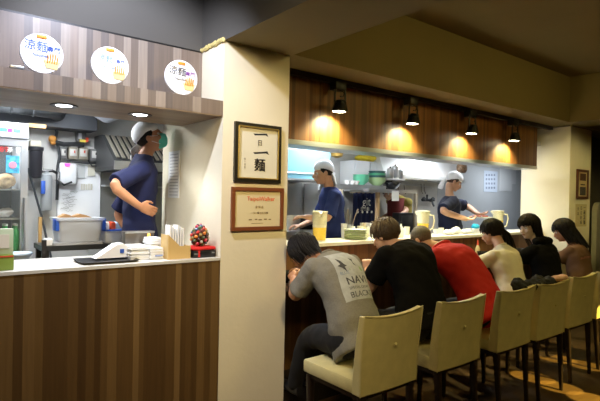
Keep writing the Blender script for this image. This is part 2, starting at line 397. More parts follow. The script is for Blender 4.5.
def person(label, base, pelvis, neck, head, hf, shoulder_dir, arms, legs, top, pants, skinm=skin, build=1.0, hs=1.0, waist=None,
           hair='short', hairmat=hairm, sleeve=.62, long_top=False, extras=None, bow=.06, hup=None, collar=True):
    pelvis, neck, head = V(pelvis), V(neck), V(head); S = V(shoulder_dir).normalized()
    hf = V(hf).normalized()
    root_loc = V(base)
    spine_mid = (pelvis+neck)/2
    T = (neck-pelvis).normalized(); D = T.cross(S).normalized()     # D: towards the back or front
    fwd = V(hf); 
    if D.dot(fwd) < 0: D = -D                                        # D = front
    mid = spine_mid - D*bow*2
    def secs(inf=0, t0=0, t1=1, extra_low=0):
        prof = [(0, .155, .115), (.12, .165, .12), (.3, .150, .11), (.5, .155, .11), (.68, .180, .115), (.80, .188, .105), (.88, .165, .088), (.95, .105, .068), (1, .065, .058)]
        out = []
        for t, a, d in prof:
            if t < t0 or t > t1: continue
            out.append((bez(pelvis, mid, neck, t), S, D, (a*build+inf), (d*build+inf)))
        return out
    sh = {}
    cs = bez(pelvis, mid, neck, .83)
    for k, s in (('L', -1), ('R', 1)): sh[k] = cs + S*s*.165*build + T*.0
    # head frame
    hu = V(hup) if hup else (V((0, 0, 1))*1.0 + T*.4)
    hu = (hu - hf*hu.dot(hf)).normalized(); hx = hf.cross(hu).normalized()     # hx: the person's right
    HR = Matrix((hx, hf, hu)).transposed()
    def hp(x, y, z): return head + (hx*x + hf*y + hu*z)*hs
    # ---- body
    mb = MB(); mb.loft(secs())
    nb = bez(pelvis, mid, neck, .93); nt = hp(0, -.035, -.06)
    mb.tube([nb, (nb+nt)/2 - D*.004, nt, hp(0, -.02, .0)], [.062, .054, .053, .05], 16)
    mb.ell(hp(0, -.012, .035), .076*hs, .094*hs, .088*hs, HR)
    mb.ell(hp(0, .024, -.035), .058*hs, .066*hs, .080*hs, HR)
    mb.ell(hp(0, .058, -.088), .026*hs, .024*hs, .022*hs, HR)
    mb.ell(hp(0, .074, .022), .050*hs, .018*hs, .014*hs, HR)
    for s in (-1, 1): mb.ell(hp(s*.040, .062, -.028), .022*hs, .022*hs, .022*hs, HR)
    mb.tube([hp(0, .084, .012), hp(0, .098, -.012), hp(0, .108, -.032), hp(0, .088, -.042)], [.009*hs, .011*hs, .015*hs, .010*hs], 10)
    mb.ell(hp(0, .086, -.060), .024*hs, .012*hs, .012*hs, HR)
    for s in (-1, 1):
        mb.ell(hp(s*.078, -.012, -.008), .010*hs, .020*hs, .033*hs, HR)
    for k in ('L', 'R'):
        e, wr, hd, hn, hth, curl = arms[k]; e, wr, hd = V(e), V(wr), V(hd)
        limb(mb, [sh[k], e, wr], [.054*build, .043*build, .027*build])
        hand(mb, wr, hd, V(hn), V(hth), curl)
    for k, s in (('L', -1), ('R', 1)):
        kn, an, fd = (V(q) for q in legs[k]); hip = pelvis + S*s*.085*build - T*.02
        limb(mb, [hip, kn, an], [.088*build, .060*build, .038*build])
        mb.ell(an + fd.normalized()*.05 - V((0, 0, .045)), .04, .04, .03)
    body = mb.build('person', skinm, loc=root_loc); tag(body, label, 'person'); remesh(body, .0065, 3, .4)
    # ---- top
    mb = MB(); low = 0.0
    ss = secs(.016)
    c0, s0, d0, a0, e0 = ss[0]
    if long_top: ss = [(c0 - T*long_top, s0, d0, a0+.012, e0+.012), (c0 - T*long_top*.5, s0, d0, a0+.01, e0+.01)] + ss
    mb.loft(ss)
    for k in ('L', 'R'):
        e, wr = V(arms[k][0]), V(arms[k][1])
        if sleeve <= 1:
            end = sh[k].lerp(e, sleeve); mb.tube([sh[k]-(e-sh[k])*.06, sh[k].lerp(e, sleeve*.5), end], [.070*build, .068*build, .072*build], 18)
            mb.ell(sh[k], .068*build, .068*build, .068*build)
        else:
            limb(mb, [sh[k], e, e.lerp(wr, sleeve-1)], [.068*build, .058*build, .045*build])
    shirt = mb.build('shirt', top, body); remesh(shirt, .011, 4, .5, .022, .10)
    # ---- trousers
    mb = MB()
    mb.loft([(pelvis+T*.10, S, D, .165*build, .125*build), (pelvis, S, D, .170*build, .130*build), (pelvis-T*.08, S, D, .14*build, .11*build)])
    for k, s in (('L', -1), ('R', 1)):
        kn, an, fd = (V(q) for q in legs[k]); hip = pelvis + S*s*.085*build - T*.02
        limb(mb, [hip, kn, an], [.102*build, .076*build, .058*build])
    pt = mb.build('trousers', pants, body); remesh(pt, .012, 3, .5, .015, .10)
    for k in ('L', 'R'):
        kn, an, fd = (V(q) for q in legs[k]); fd = fd.normalized(); sd = fd.cross(V((0, 0, 1))); g = an - V((0, 0, an.z)); 
        mb = MB(); mb.loft([(an - V((0, 0, .045)) + fd*t, sd, V((0, 0, 1)), a, b) for t, a, b in ((-.06, .032, .04), (0, .042, .042), (.08, .046, .034), (.15, .04, .026), (.19, .022, .018))], 16)
        mb.build('shoe', blackp, body)
    # ---- eyes, lips, brows
    for s in (-1, 1):
        ey = MB().ell(hp(s*.031, .068, .002), .0125*hs, .0125*hs, .0125*hs, u=12, v=8).build('eye', eyew, body)
        MB().ell(hp(s*.031, .0785, .001), .005*hs, .003*hs, .005*hs, HR, 10, 6).build('iris', eyed, ey)
        MB().tube([hp(s*.014, .088, .020), hp(s*.031, .087, .026), hp(s*.050, .075, .020)], [.003, .0038, .002], 6, .5).build('eyebrow', hairmat, body)
    MB().tube([hp(-.022, .090, -.061), hp(0, .099, -.058), hp(.022, .090, -.061)], [.002, .006, .002], 8).build('lips', lipm, body)
    # ---- hair
    if hair: make_hair(hair, hairmat, body, hp, hs, HR, hu, hf, hx)
    body['_hp'] = 0
    return body, shirt, hp, HR, sh, dict(S=S, T=T, D=D, pelvis=pelvis, neck=neck, mid=mid, hx=hx, hf=hf, hu=hu)

def make_hair(kind, m, body, hp, hs, HR, hu, hf, hx):
    rnd = random.Random(hash(kind) % 7 + 3)
    mb = MB()
    gr = .012 if kind in ('buzz',) else .022
    if kind == 'buzz': gr = .006
    # cap: skull shape pushed back and up, leaves the face free
    bm2 = bmesh.new(); bmesh.ops.create_uvsphere(bm2, u_segments=28, v_segments=18, radius=1)
    low = {'buzz': -.035, 'short': -.05, 'bob': -.10, 'long': -.08, 'tail': -.05}[kind]
    for v in bm2.verts:
        x, y, z = v.co
        px, py, pz = x*(.078+gr), y*(.096+gr)-.014, z*(.090+gr)+.037
        lim = .045 if py > .035 else (low + (py+.11)*.35 if py < .035 else 0)
        if pz < lim: 
            t = max(0, 1-(lim-pz)*14); px *= .75+.25*t; py = py*(.8+.2*t) - (.01 if py > 0 else 0); pz = max(pz, lim-.02)
        v.co = V((px, py, pz))
    for f in bm2.faces: pass
    vm = {}
    for v in bm2.verts: vm[v] = mb.b.verts.new(hp(*v.co))
    for f in bm2.faces: mb.b.faces.new([vm[v] for v in f.verts])
    bm2.free()
    # locks of hair laid over the cap
    nl = {'buzz': 0, 'short': 150, 'bob': 170, 'long': 190, 'tail': 150}[kind]
    for i in range(nl):
        az = rnd.uniform(0, 2*PI); drop = {'short': .11, 'bob': .17, 'long': .20, 'tail': .12}[kind]*rnd.uniform(.75, 1.1)
        front = math.cos(az) > .55
        if front: drop *= .45
        pts = []; st = rnd.uniform(0, .7)
        for k in range(6):
            th = st + (k/5)*(1.75 if not front else 1.15)
            th = min(th, 1.95); r = 1.0
            x = math.sin(az)*math.sin(th); y = math.cos(az)*math.sin(th); z = math.cos(th)
            q = V((x*(.078+gr+.004), y*(.096+gr+.004)-.014, z*(.090+gr+.004)+.037))
            q += V((rnd.gauss(0, .003), rnd.gauss(0, .003), 0)); pts.append(q)
        if kind in ('bob', 'long') and not front:
            e = pts[-1]
            if kind == 'bob':
                for k in range(1, 4): pts.append(e + V((-e.x*.10*k, -.006*k, -.026*k)))
            elif e.y < .03:
                for k in range(1, 7): pts.append(e + V((-e.x*.05*k, -.012*k, -.042*k)))
        r0 = rnd.uniform(.005, .009)
        mb.tube([hp(*p) for p in pts], [r0*(1-.75*(k/(len(pts)-1))**2) for k in range(len(pts))], 6, .6)
    if kind == 'long':
        mb.ell(hp(0, -.085, -.03), .088, .050, .10, HR); mb.ell(hp(0, -.085, -.13), .085, .045, .11, HR)
    if kind == 'short':
        for i in range(60):      # tousled crown
            az = rnd.uniform(0, 2*PI); th = rnd.uniform(0, .9)
            n = V((math.sin(az)*math.sin(th), math.cos(az)*math.sin(th), math.cos(th)))
            p = V((n.x*.098, n.y*.116-.014, n.z*.11+.037)); mb.tube([hp(*p), hp(*(p+n*.010+V((rnd.gauss(0, .012), rnd.gauss(0, .012), 0)))), hp(*(p+n*.016+V((rnd.gauss(0, .02), rnd.gauss(0, .02)+.01, 0))))], [.007, .005, .001], 6)
    h = mb.build('hair', m, body)
    return h
def plank_leg(s): pass

UP = (0, 0, 1)
def seated(label, x, pel, neck, head, hf, arms, top, **kw):
    pel = V(pel)
    kx = kw.pop('knee', 0)
    legs = {k: ((pel.x+s*.10+kx, 2.76, .655), (pel.x+s*.09+kx, 2.97+.04*s, .245), (0, 1, 0)) for k, s in (('L', -1), ('R', 1))}
    sd = kw.pop('sdir', (1, 0, 0))
    return person(label, (pel.x, pel.y, 0), pel, neck, head, hf, sd, arms, legs, top, kw.pop('pants', denim), **kw)
def eat_arms(x, y=2.95, z=1.0, w=.20, el=.28, ey=2.72, ez=.99):
    return {'L': ((x-el, ey, ez), (x-w+.06, y, z), (.5, .8, .1), (0, 0, -1), (0.3, -.2, 1), .5),
            'R': ((x+el, ey, ez), (x+w-.06, y, z), (-.5, .8, .1), (0, 0, -1), (-.3, -.2, 1), .5)}

# 1 man in grey
a = {'L': ((2.15, 2.78, .925), (2.275, 2.95, 1.03), (.35, .8, .35), (.6, 0, -.5), (0, 0, 1), .6), 'R': ((2.66, 2.84, 1.0), (2.47, 3.06, 1.04), (-.5, .7, .2), (-.5, 0, -.5), (0, 0, 1), .6)}
g_body, g_shirt, g_hp, g_HR, g_sh, g_f = seated('man in grey printed T-shirt bent over his bowl beside the near pier', 2.3, (2.30, 2.30, .735), (2.375, 2.70, 1.225), (2.275, 2.84, 1.235), (-.15, .8, -.6), a, greyc,
                  hair='bob', knee=.08, skinm=skin_t, bow=.06, hs=1.0, build=1.08, sleeve=.78, long_top=.10)
# 2 large man in black
fe, fw = P(365, 293, 2.80), P(367, 271, 2.86)
a = {'L': (fe, fw, (.05, .1, .95), (.6, .6, -.2), (.5, -.7, 0), 1.2), 'R': ((3.50, 2.80, 1.0), (3.30, 3.05, 1.03), (-.5, .7, .1), (0, 0, -1), (-.3, 0, 1), .6)}
b_body, b_shirt, b_hp, b_HR, b_sh, b_f = seated('large man with tousled brown hair and black T-shirt, fist at his chin', 3.0, (2.98, 2.30, .745), (3.17, 2.69, 1.275), (3.14, 2.82, 1.33), (-.15, .85, -.35), a, blackc,
                  hair='short', hairmat=hairb, build=1.30, hs=1.06, bow=.06, sleeve=.62, long_top=.10)
# 3 man in red
a = eat_arms(3.76, 3.05, 1.03); 
r_body, r_shirt, r_hp, r_HR, r_sh, r_f = seated('man with cropped hair in a red jacket hunched over the bar', 3.74, (3.76, 2.27, .735), (3.75, 2.70, 1.225), (3.69, 2.87, 1.275), (-.05, .85, -.5), a, redc,
                  hair='buzz', hairmat=hairg, build=1.18, bow=.07, sleeve=1.7, long_top=.12)
# 4 woman in white
a = eat_arms(4.5, 3.02, 1.03)
w_body, w_shirt, w_hp, w_HR, w_sh, w_f = seated('woman in cream T-shirt with a dark ponytail at the bar', 4.4, (4.36, 2.32, .72), (4.54, 2.58, 1.20), (4.59, 2.70, 1.325), (-.1, .9, -.3), a, creamc,
                  hair='tail', build=.94, bow=.02, hs=.96, long_top=.10, sleeve=.6)
# 5 hooded diner
a = eat_arms(5.15, 2.98, 1.03)
h_body, h_shirt, h_hp, h_HR, h_sh, h_f = seated('diner in black with dark hair, pale face turned to the left', 5.0, (5.02, 2.32, .73), (5.20, 2.52, 1.22), (5.165, 2.61, 1.37), (-.97, .25, -.1), a, blackc,
                  hair='long', build=1.0, bow=.03, skinm=skin_p, sleeve=1.8, long_top=.10)
# 6 woman in brown
a = eat_arms(6.0, 2.95, 1.03, ey=2.62, ez=.93)
n_body, n_shirt, n_hp, n_HR, n_sh, n_f = seated('woman in brown T-shirt with long black hair at the far end of the bar', 5.8, (5.76, 2.32, .72), (5.99, 2.50, 1.17), (6.0, 2.62, 1.31), (-.25, .9, -.35), a, brownc,
                  hair='long', build=.92, bow=.02, sleeve=.6, skinm=skin_t, long_top=.10)

# print on the grey T-shirt, laid on the cloth
bpy.context.view_layer.update()
dg = bpy.context.evaluated_depsgraph_get()
def bvh_of(o):
    ev = o.evaluated_get(dg); me = ev.to_mesh(); M = ev.matrix_world
    t = BVHTree.FromPolygons([M @ v.co for v in me.vertices], [tuple(p.vertices) for p in me.polygons]); ev.to_mesh_clear(); return t
def wrap(tree, fr, vs2, faces, off):
    O, x, y, n = fr; mb = MB(); q = []
    for (a, b) in vs2:
        p = O + x*a + y*b; h = tree.ray_cast(p + n*.4, -n)
        q.append(mb.b.verts.new((h[0] + n*off) if h[0] is not None else p))
    for f in faces:
        try: mb.b.faces.new([q[i] for i in f])
        except ValueError: pass
    return mb
def grid(x0, x1, y0, y1, n=10):
    vs = [(x0+(x1-x0)*i/n, y0+(y1-y0)*j/n) for j in range(n+1) for i in range(n+1)]
    fs = [(j*(n+1)+i, j*(n+1)+i+1, (j+1)*(n+1)+i+1, (j+1)*(n+1)+i) for j in range(n) for i in range(n)]
    return vs, fs
tree = bvh_of(g_shirt)
T, S, D = g_f['T'], g_f['S'], g_f['D']
O = bez(g_f['pelvis'], g_f['mid'], g_f['neck'], .60) - D*.12 + S*.03
fr = (O, S, T, -D)
prt = mat('pale print', (.40, .42, .42), .8, var=.12, vscale=30)
vs, fs = grid(-.155, .105, -.20, .19, 14)
pr = wrap(tree, fr, vs, fs, .004).build('back_print', prt, g_shirt)
def wt(body, size, cx, cy, m, off=.007):
    v2, f2 = text_polys(body, size)
    wrap(tree, fr, [(v.x+cx, v.y+cy) for v in v2], f2, off).build('lettering', m, pr)
printink = mat('charcoal print', (.05, .05, .055), .7)
wt('NAVI', .080, -.02, -.065, printink); wt('NAVI', .080, -.017, -.066, printink); wt('BLACKS', .056, -.015, -.165, printink)
wt('SPECIAL CREW', .026, -.02, -.118, inkb); wt('BLUE', .034, -.10, .0, mat('faded blue print', (.18, .24, .36), .8))
def blot(poly, m, off=.007):
    poly = [(a-.035, b) for a, b in poly]
    wrap(tree, fr, poly, [tuple(range(len(poly)))], off).build('motif', m, pr)
blot([(-.085, .13), (-.06, .10), (-.045, .06), (-.03, .05), (-.05, .045), (-.04, .005), (-.07, .04), (-.10, .06), (-.075, .07)], printink)
blot([(.03, .12), (.045, .09), (.04, .06), (.06, .04), (.05, .08), (.058, .11)], printink)
blot([(.09, .05), (.115, .03), (.105, 0), (.085, .01)], mat('green print', (.25, .38, .16), .8))
blot([(-.02, .015), (.10, .02), (.10, .03), (-.02, .025)], MATS['green print'])
# brown T-shirt print band
tree = bvh_of(n_shirt); T, S, D = n_f['T'], n_f['S'], n_f['D']
fr = (bez(n_f['pelvis'], n_f['mid'], n_f['neck'], .62) - D*.12, S, T, -D)
v2, f2 = text_polys('summer days', .05)
wrap(tree, fr, [(v.x, v.y) for v in v2], f2, .004).build('back_print', mat('faded red print', (.42, .16, .12), .8), n_shirt)

# extras on the diners
def glasses(body, hp, name='eyeglasses'):
    mb = MB()
    for s in (-1, 1):
        mb.tube([hp(s*.031+.022*math.cos(t), .094, .0+.016*math.sin(t)) for t in [2*PI*k/16 for k in range(17)]], .0016, 6)
        mb.tube([hp(s*.054, .092, .004), hp(s*.080, .05, .006), hp(s*.084, -.02, .004)], .002, 6)
    mb.tube([hp(-.010, .096, .004), hp(.010, .096, .004)], .0016, 6)
    return mb.build(name, blackm, body)
glasses(g_body, g_hp); glasses(b_body, b_hp)
# watch on the fist arm
wr = fw; el = fe; dd = (wr-el).normalized(); c = wr - dd*.045
wt_ = MB().lathe([(.0385, -.011), (.0405, -.011), (.0405, .011), (.0385, .011)], c, 24, dd).build('wristwatch', blackp, b_body)
MB().lathe([(.016, 0), (.016, .008), (.012, .010)], c + V((-.7, -.7, .1)).normalized()*.036, 16, (-.7, -.7, .1)).build('watch_face', steel, wt_)
# collars
def collar(body, f, m, r=.062, nm='collar'):
    c = bez(f['pelvis'], f['mid'], f['neck'], 1.0); n = f['T']; x = f['S']; d = f['D']
    mb = MB(); mb.tube([c + (x*math.cos(t)*r*1.12 + d*math.sin(t)*r) + n*.010*math.sin(t*1+PI) for t in [2*PI*k/20 for k in range(21)]], .009, 8)
    return mb.build(nm, m, body)
collar(g_body, g_f, greyc); collar(w_body, w_f, creamc); collar(n_body, n_f, brownc); 
c = bez(r_f['pelvis'], r_f['mid'], r_f['neck'], .98)
mb = MB(); n = r_f['T']
for i, (rr, h) in enumerate(((.080, -.015), (.076, .012), (.070, .034))): pass
mb.tube([c + r_f['S']*math.cos(t)*.082 + r_f['D']*math.sin(t)*.074 + n*.012 for t in [2*PI*k/24 for k in range(25)]], .020, 10)
mb.build('collar', redc, r_body)
mb = MB(); mb.tube([c + r_f['S']*math.cos(t)*.068 + r_f['D']*math.sin(t)*.062 + n*.035 for t in [2*PI*k/24 for k in range(25)]], .007, 8)
mb.build('inner_collar', whitec, r_body)
# ponytail, hair tie and face mask string of the woman in white
mb = MB(); rnd = random.Random(4)
for i in range(34):
    o = V((rnd.gauss(0, .012), rnd.gauss(0, .012), rnd.gauss(0, .012)))
    q0 = w_hp(0, -.115, .02); pts = [q0+o*.3, q0+V((.02, -.035, -.05))+o, q0+V((.035, -.055, -.12))+o*1.6, q0+V((.05, -.065, -.20))+o*2, q0+V((.06, -.070, -.29))+o*1.8, q0+V((.068, -.068, -.36))+o*1.2]
    mb.tube(pts, [.010, .011, .010, .008, .006, .002], 6, .7)
pt = mb.build('ponytail', hairm, w_body)
MB().lathe([(.018, -.010), (.024, 0), (.018, .010)], w_hp(0, -.118, .018), 16, (.1, -1, -.2)).build('hair_tie', blackc, pt)
# hood-like hair and mask of the diner in black
# hood lying on the back
mb = MB(); c = h_f['neck']
for s in (-1, 0, 1): mb.ell(c + h_f['S']*s*.07 - h_f['D']*.05 - V((0, 0, .0)), .075, .07, .05)
hd = mb.build('hood', blackc, h_body); remesh(hd, .012, 4, .5, .02)

# ---- cooks
def headscarf(body, hp, HR, tail, m=whitec, sc0=.65):
    mb = MB(); bm2 = bmesh.new(); bmesh.ops.create_uvsphere(bm2, u_segments=28, v_segments=18, radius=1); vm = {}
    for v in bm2.verts:
        x, y, z = v.co; px, py, pz = x*.090, y*.110-.014, z*.102+.040
        lim = .046 if py > .0 else .046 + py*sc0
        if pz < lim: px *= .86; py *= .86; pz = lim-.012
        vm[v] = mb.b.verts.new(hp(px, py, pz))
    for f in bm2.faces: mb.b.faces.new([vm[v] for v in f.verts])
    bm2.free()
    o = mb.build('headscarf', m, body); ss = o.modifiers.new('sub', 'SUBSURF'); ss.levels = ss.render_levels = 1
    mb = MB()
    mb.ell(hp(0, -.112, -.02), .022, .02, .02)
    for t in tail: mb.tube([hp(*p) for p in t], [.016]+[.030+.010*k for k in range(len(t)-2)]+[.036], 14, .35)
    k = mb.build('scarf_tail', m, o); remesh(k, .007, 3, .5, .015, .05)
    return o
def standing_legs(pel, S, f, z0=.345):
    pel, S, f = V(pel), V(S).normalized(), V(f).normalized()
    return {k: (tuple(pel + S*s*.09 + f*.03 - V((0, 0, .46))), tuple(V((pel.x, pel.y, z0+.045)) + S*s*.10), tuple(f)) for k, s in (('L', -1), ('R', 1))}
# cook 1, masked, hand on hip, facing right and up
Sd = (-.30, -.95, 0)   # his right side (+) is towards the camera
f = V((.95, -.30, 0))
pel = P(140, 250, 3.84); pel.z = 1.22
hd = P(150, 138, 3.84)
nk = P(144, 155, 3.84)
shR = P(134, 168, 3.64)
arms = {'R': (P(111, 185, 3.60), P(139, 206, 3.56), (.88, -.05, -.34), (.1, .95, .0), (.3, .2, .9), .22),
        'L': (pel + V((-.08, .36, .24)), pel + V((.06, .18, .06)), (.6, -.5, -.2), (-.5, -.6, 0), (0, 0, 1), .5)}
c_body, c_shirt, c_hp, c_HR, c_sh, c_f = person('cook in navy T-shirt and green face mask, hand on hip, behind left counter', (pel.x, pel.y, .3), pel, nk, hd, (.84, -.36, .48), Sd, arms,
        standing_legs(pel, Sd, f), navy, denim, skinm=skin_t, hair='buzz', hs=1.04, bow=.02, sleeve=.86, long_top=.14, hup=(-.4, .1, 1))
headscarf(c_body, c_hp, c_HR, [[(0, -.10, 0), (.0, -.16, -.03), (.01, -.185, -.09), (.01, -.18, -.16)], [(0, -.11, -.02), (-.03, -.14, -.08), (-.03, -.15, -.14)]], sc0=.38)
mb = MB(); mb.loft([(c_hp(0, .072, .000), c_f['hx'], c_f['hf'], .030, .022), (c_hp(0, .074, -.020), c_f['hx'], c_f['hf'], .056, .046), (c_hp(0, .064, -.055), c_f['hx'], c_f['hf'], .060, .056), (c_hp(0, .05, -.095), c_f['hx'], c_f['hf'], .048, .050), (c_hp(0, .046, -.108), c_f['hx'], c_f['hf'], .030, .034)], 24, 2)
mk = mb.build('face_mask', mat('green surgical mask', (.12, .66, .52), .7, bump=.4, bscale=60, stretch=(.2, .2, 4)), c_body)
MB().tube([c_hp(.055, .06, -.01), c_hp(.078, .0, .01), c_hp(.08, -.02, .0)], .0018, 6).tube([c_hp(.055, .05, -.075), c_hp(.078, .0, -.03), c_hp(.08, -.02, .0)], .0018, 6).build('ear_loop', white, mk)
# cook 2, facing left
Y2 = 4.05
f = V((-.86, .42, 0)); Sd = (.42, .86, 0)    # right side away from the camera
pel = P(332, 245, Y2); pel.z = 1.22
arms = {'L': (P(328, 220, Y2-.20), P(306, 217, Y2-.12), (-.8, .4, .05), (0, 0, -1), (.3, .7, .3), .45),
        'R': (P(318, 218, Y2+.25), P(300, 226, Y2+.15), (-.85, .3, 0), (0, 0, -1), (.2, -.8, .3), .5)}
d_body, d_shirt, d_hp, d_HR, d_sh, d_f = person('cook in blue T-shirt and long white headscarf facing left, behind the bar near the pier', (pel.x, pel.y, .3), pel, P(329, 187, Y2), P(323, 173, Y2), (-.86, .45, -.14), Sd, arms,
        standing_legs(pel, Sd, f), blueshirt, denim, hair='buzz', hs=1.05, bow=.02, sleeve=.85, long_top=.10)
headscarf(d_body, d_hp, d_HR, [[(0, -.06, .04), (.0, -.11, -.02), (.02, -.12, -.10), (.02, -.12, -.20)], [(-.02, -.07, .02), (-.04, -.10, -.05), (-.05, -.11, -.14)], [(0.03, -.08, .03), (.04, -.10, -.06), (.05, -.12, -.15)]], sc0=.5)
# cook 3, facing right and down at a tray
Y3 = 4.0
f = V((.72, -.62, 0)); Sd = (-.62, -.72, 0)
pel = P(451, 250, Y3); pel.z = 1.22
arms = {'R': (P(441, 211, Y3-.22), P(466, 219, Y3-.36), (.75, -.6, .0), (0, 0, 1), (.4, .6, .2), .5),
        'L': (P(467, 206, Y3+.10), P(478, 214, Y3-.16), (.6, -.75, .0), (0, 0, 1), (-.6, -.4, .2), .45)}
e_body, e_shirt, e_hp, e_HR, e_sh, e_f = person('cook in dark navy T-shirt and white headscarf looking down at a tray', (pel.x, pel.y, .3), pel, P(450, 196, Y3), P(454, 182, Y3), (.66, -.58, -.40), Sd, arms,
        standing_legs(pel, Sd, f), navyd, denim, hair='buzz', hs=1.05, hairmat=mat('dark brown hair', (.07, .035, .018), .5, bump=.4, bscale=90), build=1.14, bow=.02, sleeve=.85, long_top=.10)
headscarf(e_body, e_hp, e_HR, [[(0, -.10, .0), (.0, -.13, -.05), (.0, -.13, -.11), (.0, -.125, -.16)]])
# cook 4, half hidden behind the pass shelf
Y4 = 4.88; pel = P(402, 250, Y4); pel.z = 1.15
arms = {'L': (P(408, 210, Y4-.2), P(399, 216, Y4-.25), (-.8, -.2, .1), (0, 0, -1), (0, .5, .5), .5), 'R': (pel+V((-.1, .3, .2)), pel+V((-.25, .15, .2)), (-.8, -.2, 0), (0, 0, -1), (0, .5, .5), .5)}
q_body, *_ = person('person in olive T-shirt and dark red apron bent behind the steel pass shelf', (pel.x, pel.y, .3), pel, P(397, 196, Y4), P(389, 192, Y4), (-.8, -.1, -.4), (.1, -1, 0), arms,
        standing_legs(pel, (.1, -1, 0), (-1, 0, 0)), olivec, denim, hair='short', bow=.05, build=.95)
q_s = MB().loft([(P(396, y_, Y4-.03), V((1, 0, 0)), V((0, 1, 0)), .11, .12) for y_ in (198, 215, 240)], 20, 3).build('apron', mat('dark red apron', (.16, .02, .02), .8), q_body)


# ---------------------------------------------------------------- more helpers
def bpx(u0, v0, u1, v1, y, d, mb=None, bev=0, z0=None, z1=None):
    """box whose front stands at depth y between two photo points, d deep"""
    a = P(u0, (v0+v1)/2, y); c = P(u1, (v0+v1)/2, y); m = (u0+u1)/2
    zt = P(m, v0, y).z if z1 is None else z1; zb = P(m, v1, y).z if z0 is None else z0
    return (mb or MB()).box((a.x, y, zb), (c.x, y+d, zt), bev)
glassm = mat('clear glass', (.55, .6, .6), .03, 0, alpha=.07)
plast = mat('translucent plastic', (.72, .74, .77), .3, 0, alpha=.62)

# ---------------------------------------------------------------- round signs on the fascia ledge
SG = [(.548, .109, 'leftmost round white shop sign on the fascia ledge, blue lettering'), (.915, .110, 'middle round white shop sign on the fascia ledge, faint lettering'), (1.370, .113, 'rightmost round white shop sign, black lettering and noodle bowl, beside the pier')]
for i, (x, rr, lab) in enumerate(SG):
    k = thing('round_sign', lab, 'sign', (x, 3.02, 2.304), 'round signs on the fascia ledge')
    z = 2.304 + rr
    MB().lathe([(rr-.003, 0), (rr, .003), (rr, .017), (rr-.003, .02)], (x, 3.037, z), 48, (0, -1, 0)).build('disc', mat('white sign board', (.86, .87, .90), .5), k)
    ink = (inkblue, mat('pale blue print', (.18, .32, .65), .6), inkb)[i]
    pk = inkblue if i < 2 else mat('violet print', (.22, .05, .35), .6)
    f = .75 if i == 1 else 1
    MB().box((x-.028, 3.0145, z+.082), (x+.022, 3.017, z+.100), .003).build('name_tab', orange, k)
    text('lettering', '涼麵', .060*f, ink, k, (x-.030, 3.0165, z+.034), xdir=(1, 0, -.06))
    text('lettering', '專門', .034*f, pk, k, (x+.058, 3.0165, z+.028))
    text('lettering', 'Noodles', .022, ink, k, (x-.01, 3.0165, z-.012))
    bx, bz = x+.050, z-.045
    MB().prism([(bx-.042, bz+.012), (bx-.030, bz-.030), (bx+.025, bz-.034), (bx+.042, bz+.010)], 3.014, 3.017).build('bowl_picture', mat('pale yellow print', (.80, .58, .25), .6), k, smooth=False)
    mb = MB()
    for q in range(5): mb.tube([(bx-.025+.012*q, 3.0135, bz+.0), (bx-.02+.012*q, 3.0135, bz+.03), (bx-.022+.013*q, 3.0135, bz+.055-.006*abs(q-2))], .0035, 6)
    mb.build('noodle_picture', orange, k)
    MB().box((x-.045, 3.03, 2.3035), (x+.045, 3.08, 2.312)).build('stand', steel, k, smooth=False)
tag(MB().box((.395, 3.0, 2.3035), (.46, 3.10, 2.322), .003).build('ledge_box', steel, None), 'small flat metal bar lying on the ledge beneath the leftmost sign', 'bar')

# ---------------------------------------------------------------- downlights in the left soffit
for i, (x, lab) in enumerate(((.732, 'recessed downlight in the wood soffit below the leftmost sign'), (1.212, 'recessed downlight in the wood soffit above the masked cook'))):
    k = thing('recessed_downlight', lab, 'ceiling light', (x, 3.33, 2.195), 'soffit downlights')
    MB().lathe([(.050, .0), (.078, .0), (.082, -.004), (.078, -.008), (.052, -.006), (.050, .0)], (x, 3.33, 2.196), 32, caps=False).build('trim_ring', mat('dark bronze ring', (.03, .026, .022), .4), k)
    MB().lathe([(.048, 0), (.046, -.006), (.03, -.010), (.0, -.011)], (x, 3.33, 2.197), 32).build('lens', mat('lit lens', (1, 1, 1), emit=(.92, .96, 1), es=14), k)
    light('SPOT', 'downlight_beam', (x, 3.33, 2.17), (x, 3.35, 1), 22, KIT, .03, 120, .6, parent=k)

